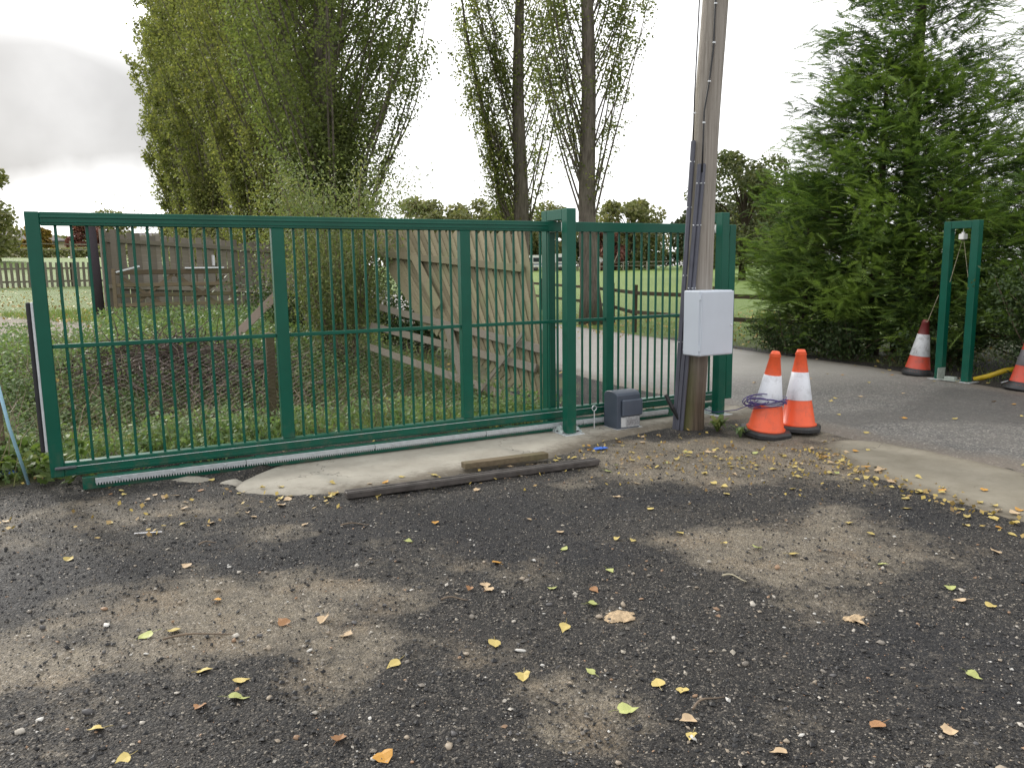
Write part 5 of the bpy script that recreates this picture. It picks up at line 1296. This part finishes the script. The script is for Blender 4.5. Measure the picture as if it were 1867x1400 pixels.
# bramble leaves in the bottom-left corner
n = 1500; u = rng.uniform(-1.6, .6, n); v_ = rng.uniform(.16, 1.0, n) + .25 * (u < -.1); x, y = from_uv(u, v_)
k = (rng.uniform(0, 1, n) < sst(.45, -.2, u)) & (y > 5.45); x, y = x[k], y[k]
v, f = leaf_quads(np.stack([x, y, T(x, y) + rng.uniform(.02, .22, len(x))], 1), .085, .85, up_bias=2.0)
tag(link('bramble_leaves', mkmesh('bramble_leaves', v, f, M['lime_leaf'])), kind='stuff')
# dead stems
x, y = scatter(900, lambda x, y, u, v: grass_field(x, y) * outside(x, y) * .8, -1.5, 4.6, .5, 6)
m = MB()
for a, b in zip(x, y):
    z = Tz(a, b); d = rng.normal(size=2) * .25; L = rng.uniform(.2, .75)
    m.tube(np.array([(a, b, z), (a + d[0] * .4, b + d[1] * .4, z + L * .6), (a + d[0], b + d[1], z + L * rng.uniform(.7, 1))]), [.004, .003, .0015], 3, False)
tag(m.build('dead_stems', M['straw']), kind='stuff')
# dead brush heap on the far bank
m = MB()
for i in range(1100):
    a = rng.uniform(0, 6.28); x0 = -4.7 + rng.normal() * .85; y0 = 10.7 + rng.normal() * .5; z0 = Tz(x0, y0) + rng.uniform(0, .35) * math.exp(-((x0 + 4.7) / 1.1) ** 2)
    d = np.array([math.cos(a), math.sin(a), rng.uniform(-.25, .35)]); L = rng.uniform(.3, .9)
    m.tube(limb_path((x0, y0, z0), d, L, 3, (0, 0, -.2), .5), [.010, .008, .006, .003], 3, False)
tag(m.build('brush_heap', M['brush']), kind='stuff')
# green plant at the foot of the pole
def tuft(name, x, y, n, h, label, mat='weed_leaf'):
    t = MB(); V = []; F_ = []; k = 0
    for i in range(n):
        a = rng.uniform(0, 6.28); L = h * rng.uniform(.6, 1.2); w = L * .13; r = rng.uniform(.3, .9)
        P = [(0, 0), (.4 * r, .55), (.8 * r, .75), (1.15 * r, .6 * rng.uniform(.5, 1.2))]; ws = (.4, 1, .8, .05)
        for (p, z), q in zip(P, ws):
            for s in (-1, 1): V.append((x + math.cos(a) * p * L - math.sin(a) * w * q * s, y + math.sin(a) * p * L + math.cos(a) * w * q * s, Tz(x, y) + z * L - .005))
        for j in range(3): F_.append((k + 2 * j, k + 2 * j + 1, k + 2 * j + 3, k + 2 * j + 2))
        k += 8
    return tag(link(name, mkmesh(name, V, F_, M[mat])), label, 'weed')
tuft('weed_plant', 2.02, 7.48, 26, .17, 'bright green weed at the right foot of the wooden pole', 'lime_leaf')
tuft('weed_plant', 2.16, 7.18, 16, .14, 'small green weed beside the black cone base', 'weed_leaf')

# ================================================================== LOOSE STONES
def pebbles(name, n, region, smin, smax, mat, alpha=2.0, sub=False):
    xs = rng.uniform(region[0], region[1], n); ys = region[2] + (region[3] - region[2]) * rng.uniform(0, 1, n) ** 1.5
    u, v = to_uv(xs, ys); k = (v < .12) & (poly_sd(xs, ys, EDGING) < -.02) & (poly_sd(xs, ys, LANEPOLY) < -.03) & ((poly_sd(u, v, SLAB_UV) < -.02) | (rng.uniform(0, 1, n) < .05))
    dd = dirt_field(xs, ys); k &= rng.uniform(0, 1, n) > (.6 * np.clip(dd, 0, 1) if name == 'dark_chippings' else 0)
    xs, ys = xs[k], ys[k]; n = len(xs)
    s = smin * (1 - rng.uniform(0, .999, n)) ** (-1 / alpha); s = np.minimum(s, smax)
    O = np.array([(1, 0, 0), (0, 1, 0), (-1, 0, 0), (0, -1, 0), (0, 0, 1), (0, 0, -1)], float)
    Fo = np.array([(0, 1, 4), (1, 2, 4), (2, 3, 4), (3, 0, 4), (1, 0, 5), (2, 1, 5), (3, 2, 5), (0, 3, 5)])
    if sub:
        V = list(O); cache = {}; F2 = []
        def mid(a, b):
            key = (min(a, b), max(a, b))
            if key not in cache:
                p = (V[a] + V[b]); p = p / np.linalg.norm(p); cache[key] = len(V); V.append(p)
            return cache[key]
        for a, b, c in Fo:
            ab, bc, ca = mid(a, b), mid(b, c), mid(c, a); F2 += [(a, ab, ca), (ab, b, bc), (ca, bc, c), (ab, bc, ca)]
        O = np.array(V); Fo = np.array(F2)
    k = len(O)
    J = O[None] * rng.uniform(.62, 1.25, (n, k, 1)) * np.stack([rng.uniform(.75, 1.25, n), rng.uniform(.6, 1.0, n), rng.uniform(.35, .7, n)], 1)[:, None, :]
    a = rng.uniform(0, 6.28, n); b = rng.uniform(-.5, .5, n)
    ca, sa, cb_, sb_ = np.cos(a)[:, None], np.sin(a)[:, None], np.cos(b)[:, None], np.sin(b)[:, None]
    X_, Y_, Z_ = J[..., 0], J[..., 1], J[..., 2]
    X2, Z2 = X_ * cb_ + Z_ * sb_, -X_ * sb_ + Z_ * cb_
    X3, Y3 = X2 * ca - Y_ * sa, X2 * sa + Y_ * ca
    ss = s[:, None]
    V = np.stack([xs[:, None] + X3 * ss, ys[:, None] + Y3 * ss, (T(xs, ys) + .001)[:, None] + (Z2 + .16) * ss], -1).reshape(-1, 3)
    F_ = (Fo[None] + (np.arange(n) * k)[:, None, None]).reshape(-1, 3)
    return tag(link(name, mkmesh(name, V, F_, mat, sub)), kind='stuff')
def pebmat(name, stops, rough=.55):
    t = NT(name); c = t.ramp(t.island(), stops, 'CONSTANT'); n = t.noise(120, 3, .7)
    t.set(col=t.mix(t.mapr(n, .3, .7), t.mix(1, c, (.75, .75, .75), 'MULTIPLY'), c), rough=rough, spec=.35); return t.m
dk = pebmat('chipping', [(0, (.014, .014, .016)), (.3, (.024, .024, .026)), (.62, (.040, .039, .039)), (.86, (.085, .08, .074)), (.93, (.22, .195, .165)), (.97, (.38, .34, .28))])
lt = pebmat('pebble', [(0, (.12, .115, .115)), (.25, (.24, .215, .185)), (.45, (.36, .30, .23)), (.65, (.50, .46, .40)), (.82, (.33, .21, .13)), (.92, (.62, .60, .56))])
pebbles('dark_chippings', 52000, (-3.9, 3.7, 2.0, 6.7), .0042, .016, dk, 3.2)
pebbles('pale_pebbles', 19000, (-3.9, 3.7, 2.0, 6.9), .0026, .014, lt, 2.8, False)
pebbles('rounded_pebbles', 420, (-2.4, 2.6, 2.0, 4.2), .007, .019, lt, 2.6, True)

# ================================================================== FALLEN LEAVES
def leaf_mesh(seed, mat, curl, lobed=False, stalk=True):
    r2 = np.random.default_rng(seed); m = MB()
    out = [(-.42, 0), (-.40, .22), (-.26, .40), (-.05, .44), (.16, .33), (.36, .15), (.60, 0)] if not lobed else [(-.36, 0), (-.44, .2), (-.30, .36), (-.10, .50), (.06, .38), (.20, .33), (.34, .16), (.64, 0)]
    up = [(x * r2.uniform(.92, 1.08), y * r2.uniform(.9, 1.1)) for x, y in out]; dn = [(x * r2.uniform(.92, 1.08), -y * r2.uniform(.85, 1.1)) for x, y in out[1:-1]][::-1]
    ring = up + dn; tw = r2.uniform(-.3, .3)
    zf = lambda x, y: curl * (abs(y) ** 1.5 * 1.1 + .5 * x * x + tw * x * y) + .04 * math.sin(7 * x + seed)
    mid = [(-.2, 0), (.2, 0)]
    V = [(x, y, zf(x, y)) for x, y in ring] + [(x, y, zf(x, y) - .02) for x, y in mid]
    n = len(ring); c0, c1 = n, n + 1
    F_ = []
    for i in range(n):
        j = (i + 1) % n; xm = (ring[i][0] + ring[j][0]) / 2
        F_.append((i, j, c1 if xm > 0 else c0))
    # bridge across the two centres
    k1 = [i for i in range(n) if True]
    top = min((i for i in range(n) if ring[i][1] > .1), key=lambda i: abs(ring[i][0])); bot = min((i for i in range(n) if ring[i][1] < -.1), key=lambda i: abs(ring[i][0]))
    F_ = []
    for i in range(n):
        j = (i + 1) % n
        right = (i < top and False)
    for i in range(0, top): F_.append((i + 1, i, c0))
    for i in range(top, bot): F_.append((i + 1, i, c1))
    for i in range(bot, n): F_.append(((i + 1) % n, i, c0))
    F_ += [(top, c0, c1), (bot, c1, c0)]
    m.add(V, [tuple(f[::-1]) for f in F_])
    if stalk: m.tube([(-.40, 0, zf(-.4, 0)), (-.62, .03, .03), (-.95, .10 * r2.uniform(-1, 1), .015)], [.016, .014, .010], 3, False)
    return m.mesh('fallen_leaf', mat)
LM = {c: [leaf_mesh(i + 10 * j, M['fl_' + c], (.12, .28, .5, .75)[i % 4], i % 2 == 1, i % 3 != 2) for i in range(6)] for j, c in enumerate('yogtb')}
NL = [(-1.65, 3.25, 'g'), (-1.54, 3.30, 'y'), (-1.27, 2.94, 'y'), (-1.09, 2.85, 'y'), (-1.06, 2.73, 'g'), (-1.18, 2.67, 'b'), (-1.49, 2.54, 'y'), (-1.31, 2.36, 'y'), (-0.61, 2.45, 'b'), (-0.75, 3.24, 't'), (-1.07, 3.37, 'b'), (-1.47, 3.62, 'o'), (-0.89, 3.39, 't'), (-1.82, 4.1, 't'), (-2.54, 4.22, 'y'), (-2.13, 4.8, 'y'), (-1.96, 4.82, 't'), (-0.63, 4.43, 'g'), (-0.5, 4.74, 'o'), (0.1, 4.81, 't'), (0.28, 4.55, 't'), (0.92, 5.02, 'y'), (0.73, 5.3, 't'), (1.01, 4.51, 'y'), (0.61, 4.41, 'y'), (0.7, 4.38, 'y'), (0.29, 4.27, 'g'), (-0.1, 4.07, 'o'), (-0.15, 3.77, 't'), (-0.13, 3.71, 't'), (-0.23, 3.72, 'b'), (0.51, 3.95, 'g'), (0.4, 3.7, 'b'), (0.19, 3.72, 'g'), (0.37, 3.51, 'g'), (0.22, 3.28, 'y'), (-0.09, 3.14, 'y'), (-0.5, 2.97, 'y'), (0.03, 2.85, 'y'), (0.3, 2.89, 'g'), (0.55, 2.79, 'y'), (0.63, 2.73, 'y'), (0.4, 2.61, 'g'), (0.61, 2.54, 't'), (0.6, 2.45, 'y'), (-0.44, 2.35, 'o'), (1.22, 4.31, 'y'), (1.39, 4.23, 'g'), (1.56, 4.13, 'y'), (2.09, 4.64, 'y'), (2.13, 4.43, 'y'), (1.97, 3.95, 'g'), (2.16, 3.64, 'g'), (2.13, 3.5, 't'), (2.23, 3.43, 'y'), (1.78, 2.81, 'g'), (0.87, 2.35, 't'), (1.49, 2.46, 't'), (1.55, 3.30, 't'), (2.3, 6.44, 'y'), (2.27, 5.93, 'y'), (2.07, 5.98, 'y'), (1.5, 5.62, 'y'), (1.17, 6.09, 'y'), (1.56, 5.54, 'y'), (1.52, 5.33, 'y'), (2.02, 5.42, 'y'), (2.6, 4.93, 'y'), (2.69, 4.13, 't'), (1.26, 2.5, 'b'), (2.96, 4.41, 'y'), (2.78, 4.57, 'y'), (-0.0, 5.94, 'y'), (-0.57, 5.76, 'y'), (-0.98, 5.43, 'y'), (-1.32, 5.33, 'y'), (-1.19, 5.46, 't'), (-1.86, 5.57, 'y'), (-0.78, 5.59, 'y'), (-0.27, 5.49, 't'), (0.93, 5.65, 't')]
NLAB = {0: 'large pale green leaf on the pale dirt patch at left', 2: 'yellow leaf with a long stalk below the pale dirt patch', 3: 'yellow leaf with a stalk right of the long-stalked one', 4: 'small lime leaf below two yellow leaves at lower left', 5: 'curled brown leaf left of centre in the foreground', 6: 'yellow leaf near the lower left corner', 7: 'big yellow leaf cut by the bottom edge at left', 8: 'orange-brown leaf at the bottom, left of centre', 11: 'long orange-brown leaf at the top of the pale dirt patch', 37: 'yellow leaf upright on its stalk right of the pale dirt patch', 36: 'golden leaf with a short stalk at the centre of the foreground', 39: 'ragged lime-green leaf right of the centre foreground', 40: 'left one of two big yellow leaves close together', 41: 'right one of two big yellow leaves close together', 42: 'small pale green leaf below the two close yellow leaves', 27: 'bright orange leaf alone on the dark planings in the middle', 18: 'orange-yellow leaf on the dark planings below the steel bar', 51: 'lime leaf by the right-hand pale patch', 52: 'bright lime leaf at the right side of the planings', 55: 'lime leaf low at the right side of the foreground', 57: 'crumpled tan leaf in the lower right corner', 59: 'large yellow leaf on the dirt just below the cones', 45: 'curled orange leaf by the bottom edge at the middle'}
CN = {'y': 'yellow', 'o': 'orange', 'g': 'lime-green', 't': 'tan', 'b': 'brown'}
LG = 'fallen poplar leaves'
def SZ(s): return 'small' if s < .052 else ('middling' if s < .063 else 'large')
MARKS = [(-1.65, 3.25, 'the large pale green leaf'), (.48, 3.38, 'the flat tan clay lump'), (-2.25, 4.63, 'the white plastic stick'), (1.08, 3.83, 'the bent pale twig'), (.69, 6.19, 'the right steel bar end'), (-1.19, 5.31, 'the left steel bar end'), (.78, 6.74, 'the blue scrap'), (2.42, 7.25, 'the cable-wrapped cone'), (1.55, 3.34, 'the small clay crumb'), (-.36, 3.58, 'the short straight twig'), (.64, 2.6, 'the curved woody twig'), (2.74, 6.5, 'the far edging end'), (3.15, 4.6, 'the near edging end'), (-3.7, 5.6, 'the pale blue rod'), (-.1, 6.1, 'the timber offcut'), (1.2, 7.4, 'the motor housing'), (-1.1, 4.72, 'the forked dry twig'), (6.45, 9.62, 'the right-hand cone'), (5.86, 11.1, 'the dirty old cone'), (-2.2, 5.7, 'the pale stone lump'), (1.78, 7.6, 'the pole foot'), (4.4, 15, 'the low young cypress'), (4.2, 8.6, 'the middle of the lane'), (2.1, 3.5, 'the right-hand lime leaf')]
def zone(x, y):
    d, mx, my, nm = min((math.hypot(x - a, y - b), a, b, n) for a, b, n in MARKS)
    w = 'touching' if d < .07 else ('close' if d < .35 else '')
    dr = ('right of' if x - mx > abs(y - my) else 'left of' if mx - x > abs(y - my) else 'behind' if y > my else 'in front of')
    return ('just ' if d < .3 else '') + dr + ' ' + nm
def surf(x, y):
    z = Tz(x, y); u, v = to_uv(np.array([x]), np.array([y]))
    sd = float(poly_sd(u, v, SLAB_S)[0])
    if sd > .05: z = max(z, SLABZ + .004)
    if float(poly_sd(np.array([x]), np.array([y]), EDGING)[0]) > .03: z += .022
    if float(poly_sd(np.array([x]), np.array([y]), LANEPOLY)[0]) > .05: z += .013
    return z
def put_leaf(x, y, c, label, size, i):
    o = link('fallen_leaf', LM[c][int(rng.integers(0, 6))], None, (x, y, surf(x, y) + .006), (R(rng.uniform(-14, 14)), R(rng.uniform(-14, 14)), rng.uniform(0, 6.28)))
    o.scale = (size, size * rng.uniform(.8, 1.15), size)
    return tag(o, label, 'leaf', LG)
for i, (x, y, c) in enumerate(NL):
    sz = rng.uniform(.046, .066) * (1.12 if i in NLAB else 1)
    put_leaf(x, y, c, NLAB.get(i) or '%s %s leaf %s' % (SZ(sz), CN[c], zone(x, y)), sz, i)
cnt = 0
def extra(n, gen, label, size, cols):
    for k in range(n):
        x, y = gen(); c = cols[int(rng.integers(0, len(cols)))]; sz = rng.uniform(*size); put_leaf(x, y, c, '%s %s leaf %s, %s' % (SZ(sz), CN[c], label, zone(x, y)), sz, 0)
E_line = np.array([(2.74, 6.68), (2.77, 5.92), (2.92, 5.23), (3.19, 4.55), (3.6, 3.7)])
def gen_edge():
    p = along(E_line, np.array([rng.uniform(0, 1)]))[0]; return p[0] + rng.normal() * .13 - .04, p[1] + rng.normal() * .09
def gen_dirt(): return rng.normal() * .75 + 1.9, rng.normal() * .32 + 6.25
def gen_slab():
    u = rng.uniform(1.3, 4.9); v = -1.12 + .12 * rng.normal() + (.35 * max(0, u - 3.4)); return from_uv(u, v)
def gen_left(): return rng.uniform(-3.9, -1.3), rng.normal() * .35 + 5.15
def gen_lane():
    while True:
        x, y = rng.uniform(2.6, 6.8), rng.uniform(5.2, 12)
        if poly_sd(np.array([x]), np.array([y]), LANEPOLY)[0] > .1: return x, y
def gen_hedge():
    t_ = rng.uniform(0, 1); p = along(np.array([(3.9, 16.5), (4.7, 14.3), (5.7, 12.15), (6.1, 10.6), (6.6, 9.3)]), np.array([t_]))[0]; return p[0] + rng.normal() * .12 - .1, p[1] + rng.normal() * .15
extra(52, gen_edge, 'in the edging drift', (.04, .07), 'yyyyto')
extra(46, gen_dirt, 'on bare dirt', (.04, .068), 'yyytg')
extra(36, gen_slab, 'by the slab', (.04, .065), 'yytto')
extra(24, gen_left, 'on gravel', (.035, .06), 'tytb')
extra(40, gen_lane, 'on asphalt', (.04, .06), 'ytyo')
extra(20, gen_hedge, 'by the hedge', (.04, .06), 'yty')
# the rest of the litter, far too small to pick apart
n = 5200; xs = rng.uniform(-10, 9, n); ys = rng.uniform(9, 27, n); k = (grass_field(xs, ys) > .3) & (rng.uniform(0, 1, n) < .35 + .6 * (xs > 2)); xs, ys = xs[k], ys[k]
xl = rng.uniform(-26, -7, 6500); yl = rng.uniform(14, 33, 6500); kl = (rng.uniform(0, 1, 6500) < .75 - .03 * (yl - 15)); xs = np.concatenate([xs, xl[kl]]); ys = np.concatenate([ys, yl[kl]])
v, f = leaf_quads(np.stack([xs, ys, T(xs, ys) + .05], 1), .07, .85, up_bias=2.5)
q = (0)
u = rng.uniform(-.6, 6.6, 520); w = rng.uniform(-1.4, .8, 520); k = (w < -.55) | (w > .25); x2, y2 = from_uv(u[k], w[k])
k2 = (x2 < 2.6); x2, y2 = x2[k2], y2[k2]
v2, f2 = leaf_quads(np.stack([x2, y2, T(x2, y2) + .015], 1), .035, .8, up_bias=2.5)
x3 = rng.normal(size=420) * .8 + 2.0; y3 = rng.normal(size=420) * .4 + 6.2; k3 = (poly_sd(x3, y3, LANEPOLY) < 0); x3, y3 = x3[k3], y3[k3]
v3, f3 = leaf_quads(np.stack([x3, y3, T(x3, y3) + .010], 1), .03, .7, up_bias=2.5)
pe = along(E_line, rng.uniform(0, 1, 260)) + rng.normal(size=(260, 2)) * [.14, .10] - [.03, 0]
v4, f4 = leaf_quads(np.stack([pe[:, 0], pe[:, 1], T(pe[:, 0], pe[:, 1]) + .018], 1), .036, .8, up_bias=2.2)
VV = np.concatenate([v, v2, v3, v4]); FF = np.arange(len(VV)).reshape(-1, 4)
tag(link('leaf_litter', mkmesh('leaf_litter', VV, FF, M['litter'])), kind='stuff')
